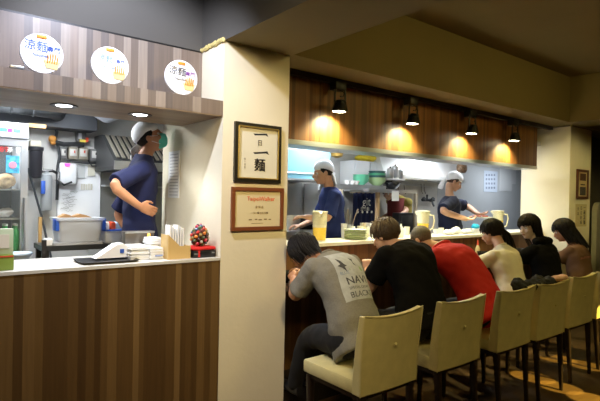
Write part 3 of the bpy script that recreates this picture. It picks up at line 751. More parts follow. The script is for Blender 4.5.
# ---------------------------------------------------------------- track spotlights
k = thing('light_track', 'long black lighting track along the top of the red-brown fascia', 'lighting track', (4.6, 3.30, 2.68))
MB().box((2.24, 3.27, 2.672), (7.10, 3.325, 2.719)).build('rail', blackm, k, smooth=False)
SP = [(2.945, 'black track spotlight nearest the cream pier'), (3.945, 'second black track spotlight from the near pier'), (4.99, 'third black track spotlight from the near pier'), (5.93, 'farthest black track spotlight, near the far pier')]
sp0 = None
for i, (x, lab) in enumerate(SP):
    if sp0 is None:
        k = sp0 = thing('track_spotlight', lab, 'spotlight', (x, 3.2, 2.66), 'spotlights on the black track')
        y = 3.2
        MB().box((x-.065, y-.02, 2.60), (x+.055, y+.07, 2.672), .004).build('driver_box', blackm, k)
        mb = MB(); mb.tube([(x+.055, y, 2.60), (x+.062, y, 2.56), (x+.062, y, 2.49)], .008, 8); mb.tube([(x-.055, y, 2.60), (x-.062, y, 2.56), (x-.062, y, 2.49)], .008, 8); mb.build('yoke', blackm, k)
        hd_ = MB().lathe([(.025, .075), (.036, .070), (.042, .045), (.056, .030), (.060, .012), (.070, -.005), (.072, -.028), (.066, -.028)], (x, y, 2.44), 28, (0, -.06, 1), caps=True).build('lamp_head', blackm, k)
        for q in range(3): MB().lathe([(.040, 0), (.054, 0), (.054, .004), (.040, .004)], (x, y, 2.474+.012*q), 24).build('cooling_fin', blackm, hd_)
        MB().lathe([(.063, 0), (.045, -.004), (0, -.005)], (x, y+.002, 2.413), 28).build('lens', mat('warm lit lens', (1, 1, 1), emit=(1, .92, .62), es=30), k)
        mb = MB(); mb.tube([(x-.01, y, 2.60), (x+.03, y-.02, 2.58), (x+.035, y, 2.55), (x, y, 2.545)], .005, 6); mb.build('cable', blackm, k)
        light('SPOT', 'spot_beam', (x, y-.01, 2.405), (x-.01, y+.11, 2.16), 110, (1, .95, .56), .02, 125, .9, parent=k)
    else:
        c = copy_tree(sp0); c.location = (x, 3.2, 2.66); c['label'] = lab
for kk, tx, en, an in zip([o for o in bpy.data.objects if o.get('group') == 'spotlights on the black track'], (2.6, 3.38, 4.60, 5.34), (30, 30, 60, 60), (60, 60, 50, 50)):
    kx_ = kk.location.x
    light('SPOT', 'down_beam', (kx_, 3.16, 2.405), (tx, 2.15, 0), en, (1, .74, .20), .015, an, .5, parent=kk)

# ---------------------------------------------------------------- framed pieces on the piers
def frame(name, x0, x1, z0, z1, y, fm, inner, label, cat, wd=.022, grp=None, base=None):
    k = thing(name, label, cat, ((x0+x1)/2, y, z0), grp)
    mb = MB()
    mb.box((x0, y-.022, z0), (x0+wd, y, z1)).box((x1-wd, y-.022, z0), (x1, y, z1)).box((x0+wd, y-.022, z0), (x1-wd, y, z0+wd)).box((x0+wd, y-.022, z1-wd), (x1-wd, y, z1))
    mb.build('frame', fm, k, smooth=False)
    MB().box((x0+wd*.8, y-.010, z0+wd*.8), (x1-wd*.8, y-.001, z1-wd*.8)).build('picture', inner, k, smooth=False)
    return k
gold = mat('gilt', (.55, .38, .10), .35, .7)
k = frame('calligraphy_frame', 1.758, 2.155, 1.750, 2.172, 2.999, mat('black gilt frame', (.02, .016, .01), .3), mat('ivory paper', (.74, .70, .55), .7), 'black and gold framed calligraphy hanging on the cream pier', 'framed calligraphy', .030)
mb = MB(); a0, a1, b0, b1 = 1.786, 2.127, 1.778, 2.144
for q in (((a0, b0), (a1, b0)), ((a1, b0), (a1, b1)), ((a1, b1), (a0, b1)), ((a0, b1), (a0, b0))): mb.tube([(q[0][0], 2.977, q[0][1]), (q[1][0], 2.977, q[1][1])], .006, 6)
mb.build('gilt_edge', gold, k)
def brush(poly, y=2.9885): 
    mb = MB(); mb.prism(poly, y, y+.0015); return mb
cx = 1.975
brush([(cx-.062, 2.102), (cx-.050, 2.088), (cx+.045, 2.097), (cx+.068, 2.088), (cx+.055, 2.110), (cx+.02, 2.107), (cx-.04, 2.102)]).build('lettering', inkb, k, smooth=False)
text('lettering', '日', .046, inkb, k, (cx-.005, 2.988, 2.035))
brush([(cx-.060, 1.968), (cx-.050, 1.955), (cx+.05, 1.966), (cx+.078, 1.956), (cx+.062, 1.982), (cx+.02, 1.975), (cx-.04, 1.969)]).build('lettering', inkb, k, smooth=False)
text('lettering', '麵', .098, inkb, k, (cx-.005, 2.988, 1.872))
text('lettering', '麵', .098, inkb, k, (cx-.001, 2.988, 1.870))
for q in range(4): text('signature', '日一吉月'[q], .016, mat('grey ink', (.25, .23, .2), .7), k, (1.845, 2.988, 1.915-.02*q))
k = frame('award_certificate', 1.742, 2.187, 1.405, 1.714, 2.999, mat('mahogany frame', (.20, .06, .02), .35), mat('champagne metal plate', (.74, .64, .40), .35, 0), 'wood framed award certificate with red title below the calligraphy', 'certificate', .026)
text('lettering', 'TaipeiWalker', .044, mat('vermilion print', (.72, .09, .03), .6), k, (1.99, 2.988, 1.632))
text('lettering', '金 賞 店', .020, mat('gilt print', (.35, .22, .08), .6), k, (1.975, 2.988, 1.572))
text('lettering', '一日一麵 台北 拉麵', .017, mat('brown print', (.22, .14, .06), .6), k, (1.98, 2.988, 1.530))

for q, (x_, z_, w_) in enumerate(((1.90, 1.482, .012), (1.95, 1.484, .010), (1.985, 1.481, .014), (2.03, 1.484, .012), (2.07, 1.482, .010), (1.96, 1.458, .05))): MB().box((x_-w_, 2.9875, z_-.004), (x_+w_, 2.9890, z_+.004 if q < 5 else z_-.001)).build('text_mark', MATS['brown print'], k, smooth=False)
k = frame('picture_frame', 7.32, 7.69, 1.705, 2.122, 3.039, mat('dark mahogany frame', (.10, .025, .012), .35), mat('ochre mount', (.62, .50, .25), .7), 'dark red framed picture with two photographs on the far pier', 'picture', .035)
MB().box((7.42, 3.022, 1.965), (7.60, 3.028, 2.065)).build('photograph', mat('dark red photograph', (.10, .04, .025), .6, var=.5, vscale=30), k, smooth=False)
MB().box((7.42, 3.022, 1.755), (7.60, 3.028, 1.875)).build('photograph', mat('slate photograph', (.08, .07, .07), .6, var=.5, vscale=30), k, smooth=False)
MB().box((7.44, 3.024, 1.90), (7.58, 3.028, 1.915)).build('caption', inkb, k, smooth=False)
k = thing('paper_poster', 'aged paper with vertical black characters below the far pier picture', 'poster', (7.49, 3.038, 1.31))
MB().box((7.315, 3.034, 1.31), (7.68, 3.039, 1.63)).build('sheet', mat('aged paper', (.62, .52, .28), .8), k, smooth=False)
for q, ch in enumerate('一碗湯麵'): text('lettering', ch, .070, inkb, k, (7.60, 3.032, 1.575-.070*q))
for q, ch in enumerate('日日好味'): text('lettering', ch, .060, inkb, k, (7.49, 3.032, 1.57-.068*q))
for q, ch in enumerate('台北'): text('lettering', ch, .050, inkb, k, (7.39, 3.032, 1.56-.068*q))
# paper list on the side of the near pier
k = thing('menu_list', 'white paper list taped inside the left opening, beside the masked cook', 'paper', (1.668, 3.85, 1.62))
a = P(168, 152, 3.95)
def onside(u, v):
    d = F + RR*((u-300)/FPX) - UU*((v-200.5)/FPX); return EYE + d*(1.668/d.x)
p0, p1 = onside(169, 152), onside(179, 198)
MB().box((1.6655, p1.y, p1.z), (1.669, p0.y, p0.z)).build('sheet', paper, k, smooth=False)
for q in range(14): 
    z = p0.z - .03 - q*(p0.z-p1.z-.05)/13
    MB().box((1.6645, p1.y+.02, z), (1.6660, p0.y-.03, z+.006)).build('text_line', mat('grey print', (.42, .42, .44), .8), k, smooth=False)
MB().box((1.72, 3.972, 1.3), (1.80, 3.99, 2.10)).build('trim_5', mat('ochre wood', (.42, .23, .06), .5), None, smooth=False)['kind'] = 'structure'

# ---------------------------------------------------------------- left kitchen
# fridge
k = thing('drinks_fridge', 'white glass-door drinks fridge at the left edge of the picture', 'fridge', (.36, 4.7, .3))
FX0, FX1, FY = -.05, .735, 4.55
steelw = mat('fridge white enamel', (.72, .74, .76), .35)
mb = MB(); mb.box((FX0, FY+.04, .3), (FX0+.04, 5.15, 2.19)).box((FX1-.04, FY+.04, .3), (FX1, 5.15, 2.19)).box((FX0+.04, 5.10, .3), (FX1-.04, 5.15, 2.19)).box((FX0+.04, FY+.04, .3), (FX1-.04, 5.10, .50)).box((FX0+.04, FY+.04, 2.08), (FX1-.04, 5.10, 2.19))
mb.build('body', steelw, k, smooth=False)
hdr = MB().box((FX0, FY-.02, 2.085), (FX1, FY+.04, 2.205), .006).build('header', mat('lit white header', (.85, .87, .9), .4, emit=(.85, .92, 1), es=.35), k)
for x, c, ww in ((.46, (.02, .30, .22), .030), (.555, (.10, .35, .60), .05), (.60, (.60, .05, .25), .03), (.65, (.10, .40, .62), .05)):
    MB().box((x-ww/2, FY-.024, 2.125), (x+ww/2, FY-.020, 2.155)).build('logo', mat('logo %.2f' % x, c, .5), hdr, smooth=False)
dr = MB().box((FX0, FY, .5), (FX0+.045, FY+.04, 2.08)).box((FX1-.05, FY, .5), (FX1, FY+.04, 2.08)).box((FX0+.045, FY, .5), (FX1-.05, FY+.04, .56)).box((FX0+.045, FY, 2.02), (FX1-.05, FY+.04, 2.08)).build('door', mat('brushed aluminium', (.60, .62, .64), .35, .6), k, smooth=False)
MB().box((FX0+.045, FY+.015, .56), (FX1-.05, FY+.022, 2.02)).build('pane', glassm, dr, smooth=False)
MB().tube([(FX1-.03, FY-.03, 1.0), (FX1-.03, FY-.035, 1.3), (FX1-.03, FY-.03, 1.6)], .009, 8).build('handle', steel, dr)
MB().box((FX0+.041, 5.08, .5), (FX1-.041, 5.099, 2.08)).build('liner', mat('dark liner', (.10, .10, .10), .5), k, smooth=False)
for z in (.9, 1.15, 1.42, 1.66): MB().box((FX0+.045, FY+.08, z), (FX1-.045, 5.09, z+.012)).build('shelf', steel, k, smooth=False)
MB().box((FX1-.155, FY+.008, 1.80), (FX1-.06, FY+.014, 1.94)).build('sticker', mat('blue sticker', (.10, .45, .75), .5, var=.5, vscale=30), dr, smooth=False)
MB().lathe([(.028, 0), (.028, .003)], (FX1-.108, FY+.007, 1.865), 20, (0, -1, 0)).build('sticker', mat('pink sticker', (.80, .30, .40), .5), dr)
text('lettering', '89', .06, mat('scarlet print', (.8, .03, .03), .5), dr, (.565, FY+.010, 1.985)); text('lettering', '茶 飲', .05, paper, dr, (.64, FY+.010, 1.985))
light('AREA', 'fridge_strip_light', (.36, 4.68, 2.06), (.36, 4.85, 1), 4, KIT, .5, sizey=.05)
green = mat('green bottle', (.03, .42, .10), .2); capm = mat('pale cap', (.7, .75, .7), .4)
bt = None; n = 0
for row, yy in enumerate((4.64, 4.74)):
    for q in range(4):
        x = .668 - q*.072
        if bt is None:
            bt = thing('drink_bottle', 'green drink bottle in a row on the low fridge shelf', 'bottle', (x, yy, 1.163), 'green bottles on the fridge shelf')
            MB().lathe([(.001, 0), (.032, .002), (.034, .02), (.034, .13), (.028, .16), (.013, .19), (.013, .205)], (x, yy, 1.163), 14).build('glass_body', green, bt)
            MB().lathe([(.015, .205), (.015, .222), (.001, .223)], (x, yy, 1.163), 12).build('cap', capm, bt)
        else:
            c = copy_tree(bt); c.location = (x, yy, 1.163)
for q, (x, z, rr, m, lab, nm) in enumerate(((.60, 1.673, .085, mat('tan bread', (.55, .38, .20), .8, var=.3, vscale=20), 'large tan bag of food on the upper fridge shelf', 'food_bag'), (.42, 1.673, .06, paper, 'small white bag on the upper fridge shelf', 'food_bag'), (.61, 1.433, .06, paper, 'white wrapped pack on the middle fridge shelf', 'wrapped_pack'), (.44, 1.433, .07, mat('grey wrap', (.35, .36, .38), .6), 'grey wrapped pack on the middle fridge shelf', 'wrapped_pack'))):
    o = MB().ell((x, 4.76, z+rr*.72), rr, rr*.8, rr*.72).build(nm, m, None, loc=(x, 4.76, z)); tag(o, lab, 'bag' if nm == 'food_bag' else 'pack'); remesh(o, .01, 2, .5, .03, .05)

# switch boxes on the back wall
boxg = mat('beige grey box', (.30, .28, .22), .5); boxd = mat('grey enamel', (.15, .15, .15), .5)
for i, (u0, u1, v0, v1, m, lab) in enumerate(((60.5, 67, 147, 158.5, boxd, 'dark grey switch box, leftmost of the row on the kitchen wall'), (69, 78, 147, 159, boxg, 'beige switch box second from left on the kitchen wall'), (79, 88, 147, 159.5, boxg, 'beige switch box third from left on the kitchen wall'), (91, 99, 149, 161, boxd, 'grey switch box, rightmost of the row on the kitchen wall'))):
    k = thing('switch_box', lab, 'electrical box', P((u0+u1)/2, v1, 5.19), 'switch boxes in a row on the kitchen wall')
    bpx(u0, v0, u1, v1, 5.12, .08, bev=.006).build('housing', m, k)
    bpx(u0+1.2, v0+2, u1-1.2, v1-3, 5.112, .008, bev=.002).build('cover', mat('pale cover', (.55, .55, .52), .5), k)
    um = (u0+u1)/2; bpx(um+.8, v0+3.5, um+1.8, v0+6, 5.102, .01).build('switch', inkr if i in (1, 2) else blackp, k, smooth=False)
k = thing('power_meter', 'round-topped grey electric meter with yellow label above the switch boxes', 'meter', P(82, 142, 5.19))
bpx(77, 131, 87, 142, 5.12, .08, bev=.02).build('housing', boxd, k)
bpx(78.5, 133, 82, 139, 5.11, .01, bev=.003).build('window_pane', mat('pale glass', (.7, .72, .74), .3), k)
bpx(80, 139.5, 86, 142, 5.112, .008).build('label_plate', mat('yellow label', (.75, .60, .08), .5), k, smooth=False); bpx(86, 137.5, 88.5, 142, 5.105, .012).build('red_seal', inkr, k, smooth=False)
mb = MB(); 
mb.tube([P(44, 118, 5.15), P(53, 122, 5.12), P(57, 132, 5.12), P(55, 140, 5.12), P(58, 146, 5.12), P(60, 156, 5.12), P(58, 166, 5.12), P(57, 200, 5.12)], .014, 8)
mb.tube([P(55, 142, 5.1), P(64, 144.5, 5.1), P(76, 144, 5.1), P(84, 145, 5.1)], .022, 8)
mb.tube([P(57, 176, 5.1), P(60, 165, 5.1), P(70, 161.5, 5.1), P(88, 163.5, 5.1), P(96, 163, 5.1)], .010, 8)
mb.tube([P(88, 160, 5.1), P(92, 166, 5.1), P(101, 166, 5.1)], .007, 8)
tag(mb.build('cable_bundle', steeld, None), 'dark cables running down and across the kitchen wall', 'cable')
tag(MB().ell(P(52.5, 139, 5.1), .035, .03, .035).ell(P(53, 143, 5.1), .025, .03, .02).build('cable_clamp', mat('rusty orange', (.50, .22, .04), .6), None), 'rusty orange clamp around the wall cables', 'clamp')
k = thing('water_heater', 'white wall heater with magenta indicator under the switch boxes', 'heater', P(68, 186, 5.19))
bpx(60, 163, 77, 184, 5.06, .13, bev=.02).build('housing', steelw, k)
bpx(65, 163.5, 70, 166, 5.045, .016).build('indicator', mat('magenta light', (.8, .05, .3), emit=(1, .05, .4), es=2), k, smooth=False)
mb = MB(); mb.tube([P(59, 172, 5.03), P(58, 180, 5.0), P(64, 185, 5.0), P(72, 182, 5.0)], .010, 8); mb.build('hose', blackp, k)
k = thing('white_board', 'large white board with scribbled notes leaning on the kitchen wall', 'board', P(78, 240, 5.1))
bpx(57.5, 166, 100, 240, 5.15, .045).build('panel', mat('white enamel panel', (.86, .88, .9), .4, var=.04, vscale=3), k, smooth=False)
rnd = random.Random(2)
for q in range(16):
    u = rnd.uniform(64, 74); v = 191+q*1.3; mb = MB(); pts = [P(u-4+1.3*j+rnd.uniform(-.4, .4), v+rnd.uniform(-1, 1), 5.146) for j in range(7)]
    mb.tube(pts, .002, 5); mb.build('scribble', mat('grey ink line', (.45, .46, .45), .7), k)
for q in range(5):
    bpx(81+q*2.4, 184+rnd.uniform(-.6, .6), 82.8+q*2.4, 190, 5.143, .006).build('note', mat('beige note', (.62, .60, .52), .8), k, smooth=False)
for q, (u0, v0, u1, v1, lab) in enumerate(((88, 164, 95, 176, 'cream paper note pinned at the upper right of the white board'), (78, 164, 85, 178, 'grey paper note pinned at the top of the white board'))):
    tag(bpx(u0, v0, u1, v1, 5.135, .008).build('paper_note', mat('cream note %d' % q, (.60, .58, .48) if q == 0 else (.5, .52, .52), .8), None, smooth=False), lab, 'note')
# water filter housings
k = thing('water_filter', 'tall black water filter housing mounted on the kitchen wall', 'water filter', P(36, 178, 5.1))
c = P(35.5, 178, 5.08)
MB().lathe([(.001, 0), (.045, .005), (.052, .03), (.056, .25), (.066, .255), (.066, .285), (.001, .29)], c, 24).build('canister', mat('black filter plastic', (.02, .02, .025), .3), k)
MB().box((c.x-.05, 5.06, c.z+.29), (c.x+.04, 5.19, c.z+.345), .008).build('head', mat('beige bracket', (.60, .56, .45), .5), k)
k = thing('water_filter', 'pale grey filter canister with blue label on the kitchen wall', 'water filter', P(46, 211, 5.1))
c = P(46, 211, 5.08)
MB().lathe([(.001, 0), (.045, .006), (.050, .02), (.050, .30), (.045, .335), (.02, .35), (.02, .37), (.001, .371)], c, 24).build('canister', mat('grey canister', (.42, .45, .47), .35, .3), k)
MB().box((c.x-.055, 5.02, c.z+.16), (c.x-.02, 5.045, c.z+.28), .004).build('label_plate', inkblue, k)
mb = MB(); mb.tube([(c.x-.10, 5.1, c.z+.33), (c.x-.05, 5.08, c.z+.37), (c.x+.05, 5.08, c.z+.38), (c.x+.11, 5.12, c.z+.35)], .014, 8); mb.build('bracket', blackp, k)
# leaning poles
tag(MB().tube([P(28, 168, 5.08), P(41, 214, 5.0), P(52, 262, 4.7)], .010, 8).build('mop_handle', steeld, None), 'thin grey pole leaning on the kitchen wall beside the fridge', 'pole')
tag(bpx(38.5, 217, 42, 262, 4.9, .03, bev=.004, z0=.301).build('wooden_paddle', mat('ochre paddle wood', (.42, .25, .08), .5), None), 'narrow ochre wooden board standing behind the steel table', 'board')
# plank with wood edge above the fridge and dark ducts
a = P(29, 123.5, 4.5); b = P(46, 127, 4.5)
tag(MB().box((a.x, 4.5, b.z-.012), (b.x, 4.53, b.z+.018)).build('wooden_batten', mat('ochre paddle wood', (0, 0, 0)), None, smooth=False), 'ochre wooden batten hanging over the fridge', 'batten')
k = thing('ceiling_duct', 'dark ventilation duct under the left kitchen ceiling', 'duct', (.6, 4.6, 2.3))
MB().tube([(-.6, 4.75, 2.38), (.8, 4.75, 2.38), (.98, 4.82, 2.38), (1.02, 4.93, 2.38)], .075, 20).build('pipe', steeld, k)
mb = MB()
for q in range(8): mb.lathe([(.078, 0), (.082, .01), (.078, .02)], (-.4+.17*q, 4.75, 2.38), 20, (1, 0, 0), caps=False)
mb.build('duct_ring', steeld, k)
tag(MB().prism([(1.02, 2.455), (1.02, 2.41), (1.30, 2.27), (1.34, 2.27), (1.34, 2.455)], 4.05, 4.45).build('steel_chute', mat('blue grey sheet metal', (.45, .50, .58), .4, .4), None, smooth=False), 'blue grey slanted sheet metal cover under the kitchen ceiling', 'cover')
k = thing('ceiling_strip', 'thin pale strips fixed under the kitchen ceiling', 'strip', (1.0, 3.9, 2.44))
for a, c in (((.62, 3.80), (.80, 3.84)), ((.86, 3.84), (1.10, 3.88)), ((1.16, 3.9), (1.36, 3.94))): MB().box((a[0], a[1], 2.395), (c[0], c[1], 2.415)).build('strip', mat('beige strip', (.62, .55, .42), .5), k, smooth=False)
struct('beam_kitchen_added', MB().box((-2.9, 4.93, 2.25), (1.38, 5.199, 2.46)), mat('added dark bulkhead', (.05, .055, .065), .6))  # added dark box, put in so the upper kitchen wall turns dark
# range hood with baffle filters
k = thing('range_hood', 'dark steel range hood with slanted baffle filters behind the masked cook', 'range hood', P(131, 182, 4.8))
hx0, hx1 = P(109, 165, 4.7).x, P(172, 165, 4.7).x
MB().prism([(4.55, 1.90), (4.55, 1.95), (4.95, 2.22), (5.19, 2.22), (5.19, 1.90)], hx0, hx1, 'yz').build('canopy', mat('sooty steel', (.10, .105, .11), .4, .6), k, smooth=False)
n = 11
for q in range(n):
    x = hx0+.04+(hx1-hx0-.08)*q/(n-1); mb = MB(); mb.box((-.014, -.21, -.006), (.014, .21, .006)); 
    bmesh.ops.rotate(mb.b, verts=mb.b.verts, cent=(0, 0, 0), matrix=Matrix.Rotation(math.atan2(.27, .40), 3, 'X')); bmesh.ops.translate(mb.b, verts=mb.b.verts, vec=(x, 4.742, 2.098))
    mb.build('baffle', mat('bright baffle steel', (.50, .46, .38), .35, .5), k, smooth=False)
MB().box((hx0, 4.53, 1.87), (hx1, 4.56, 1.95)).build('lip', steel, k, smooth=False)
MB().box((hx0, 4.56, 1.868), (hx1, 5.19, 1.90)).build('grease_tray', steeld, k, smooth=False)
k = thing('splash_panel', 'grey steel splash panel on the wall below the range hood', 'panel', P(130, 235, 5.15))
MB().box((P(101, 200, 5.15).x, 5.165, .6), (P(168, 200, 5.15).x+.3, 5.199, 1.87)).build('sheet', mat('grey steel sheet', (.33, .34, .34), .35, .7), k, smooth=False)
MB().box((P(101, 200, 5.15).x, 5.02, 1.72), (P(168, 200, 5.15).x+.2, 5.17, 1.735)).build('shelf', steel, k, smooth=False)
k = thing('flame_bottle', 'dark bottle, amber top painted as a flame light, standing behind the plastic tub', 'bottle', P(107, 222, 4.6))
c = P(107, 224, 4.6); MB().lathe([(.001, 0), (.025, .002), (.026, .08), (.012, .12), (.011, .16)], c, 16).build('glass_body', blackp, k); MB().lathe([(.014, .16), (.012, .20), (.001, .203)], c, 16).build('cap', mat('amber flame colour', (.85, .55, .05), .4), k)  # amber top painted in for a small flame light
# cooking range unit that carries them
k = thing('cooking_range', 'steel cooking range under the hood behind the masked cook', 'range', (1.7, 4.8, .3))
MB().box((1.38, 4.42, .3), (2.6, 5.16, 1.18)).build('body', steel, k, smooth=False); MB().box((1.36, 4.40, 1.18), (2.62, 5.165, 1.20)).build('worktop', steel, k, smooth=False)
for q in range(3): MB().lathe([(.09, 0), (.10, .01), (.10, .03), (.09, .03)], (1.62+.34*q, 4.78, 1.20), 20).build('burner', blackm, k)
for o in [o for o in bpy.data.objects if o.name == 'flame_bottle']: o.location = (1.47, 4.60, 1.203); 
# steel table with tub
k = thing('steel_table', 'dark steel kitchen table carrying the plastic tub', 'table', (.98, 4.0, .3))
TZ = 1.246
MB().box((.76, 4.06, TZ-.04), (1.37, 4.40, TZ)).build('table_top', steeld, k, smooth=False)
for x in (.79, 1.34):
    for y in (4.09, 4.37): MB().box((x-.018, y-.018, .3), (x+.018, y+.018, TZ-.04)).build('leg', steeld, k, smooth=False)
MB().box((.78, 4.08, .55), (1.35, 4.38, .575)).build('lower_shelf', steeld, k, smooth=False)
k = thing('upright_post', 'short black steel post at the front left of the table', 'post', P(44, 262, 3.6))
a = P(44, 240, 3.62); MB().box((a.x-.014, a.y-.012, 1.224-.9), (a.x+.014, a.y+.012, a.z+.0)).build('bar', blackm, k, smooth=False); MB().box((a.x-.03, a.y-.03, .3), (a.x+.03, a.y+.03, .325)).build('base_plate', blackm, k, smooth=False)
k = thing('storage_tub', 'large cloudy plastic tub with blue latches on the steel table', 'tub', (.99, 3.98, TZ))
def rect(x0, x1, y0, y1, z, r=.03):
    pts = []
    for cx_, cy_, a0_ in ((x1-r, y1-r, 0), (x0+r, y1-r, PI/2), (x0+r, y0+r, PI), (x1-r, y0+r, 3*PI/2)):
        for j in range(5): pts.append(V((cx_+r*math.cos(a0_+j*PI/8), cy_+r*math.sin(a0_+j*PI/8), z)))
    return pts
mb = MB(); rings = []; X0, Y0 = 1.035, 4.20
for hx_, hy_, z in ((.15, .10, TZ+.021), (.172, .13, TZ+.188), (.165, .123, TZ+.188), (.143, .093, TZ+.03)):
    rings.append([mb.b.verts.new(p) for p in rect(X0-hx_, X0+hx_, Y0-hy_, Y0+hy_, z)])
mb._skin(rings); mb.build('bin', plast, k)
mb = MB(); mb._skin([[mb.b.verts.new(p) for p in rect(X0-.18, X0+.18, Y0-.14, Y0+.14, TZ+h_)] for h_ in (.189, .208)]); mb.build('lid', plast, k)
mb = MB(); mb._skin([[mb.b.verts.new(p) for p in rect(X0-.20, X0+.17, Y0-.14, Y0+.14, TZ+h_)] for h_ in (.001, .02)]); mb.build('base_tray', plast, k)
for x in (X0-.17, X0+.175): MB().box((x-.014, Y0-.12, TZ+.11), (x+.014, Y0-.02, TZ+.20), .006).build('latch', mat('blue plastic', (.03, .12, .62), .4), k)
tag(MB().ell((X0, Y0, TZ+.075), .118, .085, .06).build('tub_contents', mat('brown foodstuff', (.16, .11, .075), .8, var=.4, vscale=40), None), 'brown foodstuff inside the plastic tub', 'food')
for q, (x, sx, lab) in enumerate(((X0-.09, .06, 'crumpled tan paper wrapper on the left of the tub lid'), (X0+.02, .08, 'long tan paper wrapper on the middle of the tub lid'))):
    o = MB().prism([(x-sx, TZ+.2085), (x+sx, TZ+.2085), (x+sx*.4, TZ+.228), (x-.01, TZ+.238), (x-sx*.6, TZ+.223)], Y0-.05, Y0+.04).build('paper_wrapper', mat('tan wrapper', (.42, .24, .10), .8), None); tag(o, lab, 'wrapper')
k = thing('wire_tray', 'blue rimmed plastic tray of small packs right of the tub', 'tray', (1.29, 4.22, TZ))
MB().box((1.225, 4.10, TZ), (1.37, 4.33, TZ+.10), .01).build('basket', plast, k); mb = MB(); p_ = rect(1.218, 1.378, 4.09, 4.34, TZ+.105); mb.tube(p_+[p_[0]], .008, 6); mb.build('rim', MATS['blue plastic'], k)
for q, (x, m, lab) in enumerate(((1.25, paper, 'white pack in the blue rimmed tray'), (1.30, inkr, 'red and white pack in the blue rimmed tray'), (1.345, mat('pale blue pack', (.45, .58, .75), .6), 'pale blue pack in the blue rimmed tray'))):
    o = MB().box((x-.022, 4.14, TZ+.101), (x+.022, 4.24, TZ+.17), .012).build('food_pack', m, None); tag(o, lab, 'pack', 'packs in the tray')
# buckets with lids
bk = mat('pale blue bucket plastic', (.55, .66, .78), .4)
for i, (x, y, z, lab) in enumerate(((.61, 4.30, .801, 'stack of pale blue bowls low beside the fridge'), (.95, 4.22, .576, 'pale blue tub on the lower table shelf'), (1.21, 4.22, .576, 'pale tub beside the table leg, right one'))):
    k = thing('plastic_bowl', lab, 'bowl', (x, y, z))
    h = 1.19 - z if i == 0 else .5
    for q in range(4):
        MB().lathe([(.08, 0), (.115, h/4*.75), (.125, h/4*.78), (.125, h/4*.9), (.10, h/4*.92)], (x, y, z+.001+h/4*q), 24).build('bowl', bk, k)
k = thing('side_trolley', 'dark steel trolley under the pale bowls', 'trolley', (.66, 4.3, .3)); MB().box((.49, 4.16, .76), (.73, 4.44, .80)).build('top_shelf', steeld, k, smooth=False)
for x in (.51, .71):
    for y in (4.18, 4.42): MB().box((x-.012, y-.012, .3), (x+.012, y+.012, .76)).build('leg', steeld, k, smooth=False)
tag(bpx(46, 236, 53, 240, 4.1, .1, bev=.004, z0=TZ, z1=TZ+.05).build('carton', paper, None), 'small white carton left of the plastic tub', 'carton')

# ---------------------------------------------------------------- things on the left counter
CZ = 1.2232
k = thing('menu_stand', 'green and cream menu stand at the left end of the counter', 'menu stand', (.36, 3.1, CZ))
MB().box((.20, 3.06, CZ), (.434, 3.14, CZ+.085), .004).build('base_panel', mat('leaf green card', (.20, .28, .04), .6), k)
MB().box((.20, 3.075, CZ+.085), (.432, 3.11, CZ+.225), .004).build('card', mat('pale green card', (.52, .62, .42), .7), k)
MB().box((.215, 3.071, CZ+.12), (.412, 3.076, CZ+.195)).build('sheet', mat('cream sheet', (.72, .68, .58), .8), k, smooth=False)
MB().box((.22, 3.057, CZ+.072), (.43, 3.060, CZ+.080)).build('stripe', inkr, k, smooth=False)
k = thing('serving_tray', 'flat black serving tray on the white countertop', 'tray', (.96, 3.2, CZ))
mb = MB(); mb._skin([[mb.b.verts.new(p) for p in rect(a_, b_, c_, d_, CZ+h_)] for a_, b_, c_, d_, h_ in ((.80, 1.12, 3.06, 3.30, .001), (.785, 1.135, 3.045, 3.315, .014), (.792, 1.128, 3.052, 3.308, .014), (.806, 1.114, 3.066, 3.294, .005))]); mb.build('tray_body', blackp, k)
k = thing('paper_stack', 'white paper bag with blue mark lying folded on the counter', 'paper bag', (1.03, 3.25, CZ))
MB().prism([(.90, CZ+.016), (1.16, CZ+.016), (1.16, CZ+.05), (1.07, CZ+.105), (1.03, CZ+.10)], 3.20, 3.30).build('bag', paper, k, smooth=False)
MB().box((1.05, 3.196, CZ+.045), (1.075, 3.2005, CZ+.07)).build('mark', inkblue, k, smooth=False)
rnd = random.Random(9)
for q, (x0, x1, y0, y1, h, lab) in enumerate(((1.10, 1.24, 3.14, 3.36, .085, 'tall stack of white menus behind the black tray'), (1.22, 1.31, 3.12, 3.36, .075, 'middle stack of white paper sheets on the counter'), (1.27, 1.35, 3.24, 3.38, .13, 'stack of white napkins behind the wooden holder'))):
    k = thing('paper_pile', lab, 'stack of paper', ((x0+x1)/2, (y0+y1)/2, CZ), 'white paper stacks on the counter')
    nn = 9
    for j in range(nn):
        d_ = rnd.uniform(-.006, .006); MB().box((x0+d_, y0+d_, CZ+.0005+h*j/nn), (x1+d_, y1-d_, CZ+h*(j+.9)/nn), .001).build('sheet_bundle', paper, k)
    if q == 1: MB().box((x0+.03, y0-.009, CZ+.02), (x1-.01, y0-.006, CZ+.03)).build('mark', mat('faded blue mark', (.3, .4, .7), .7), k, smooth=False)
k = thing('metal_box', 'brushed steel box with a small amber light in front of the cook', 'steel box', (1.21, 3.44, CZ))
MB().box((1.155, 3.42, CZ), (1.365, 3.50, CZ+.165), .006).build('housing', mat('dark brushed steel', (.22, .20, .18), .3, .8), k); MB().box((1.155, 3.416, CZ+.152), (1.365, 3.42, CZ+.165)).build('rim', steel, k, smooth=False)
MB().box((1.315, 3.411, CZ+.125), (1.330, 3.42, CZ+.148), .002).build('indicator', mat('amber light', (1, .6, .1), emit=(1, .55, .08), es=3), k)
k = thing('napkin_holder', 'light wooden holder with slanted side filled with white cards', 'holder', (1.39, 3.13, CZ))
ply = mat('light plywood', (.62, .42, .16), .55)
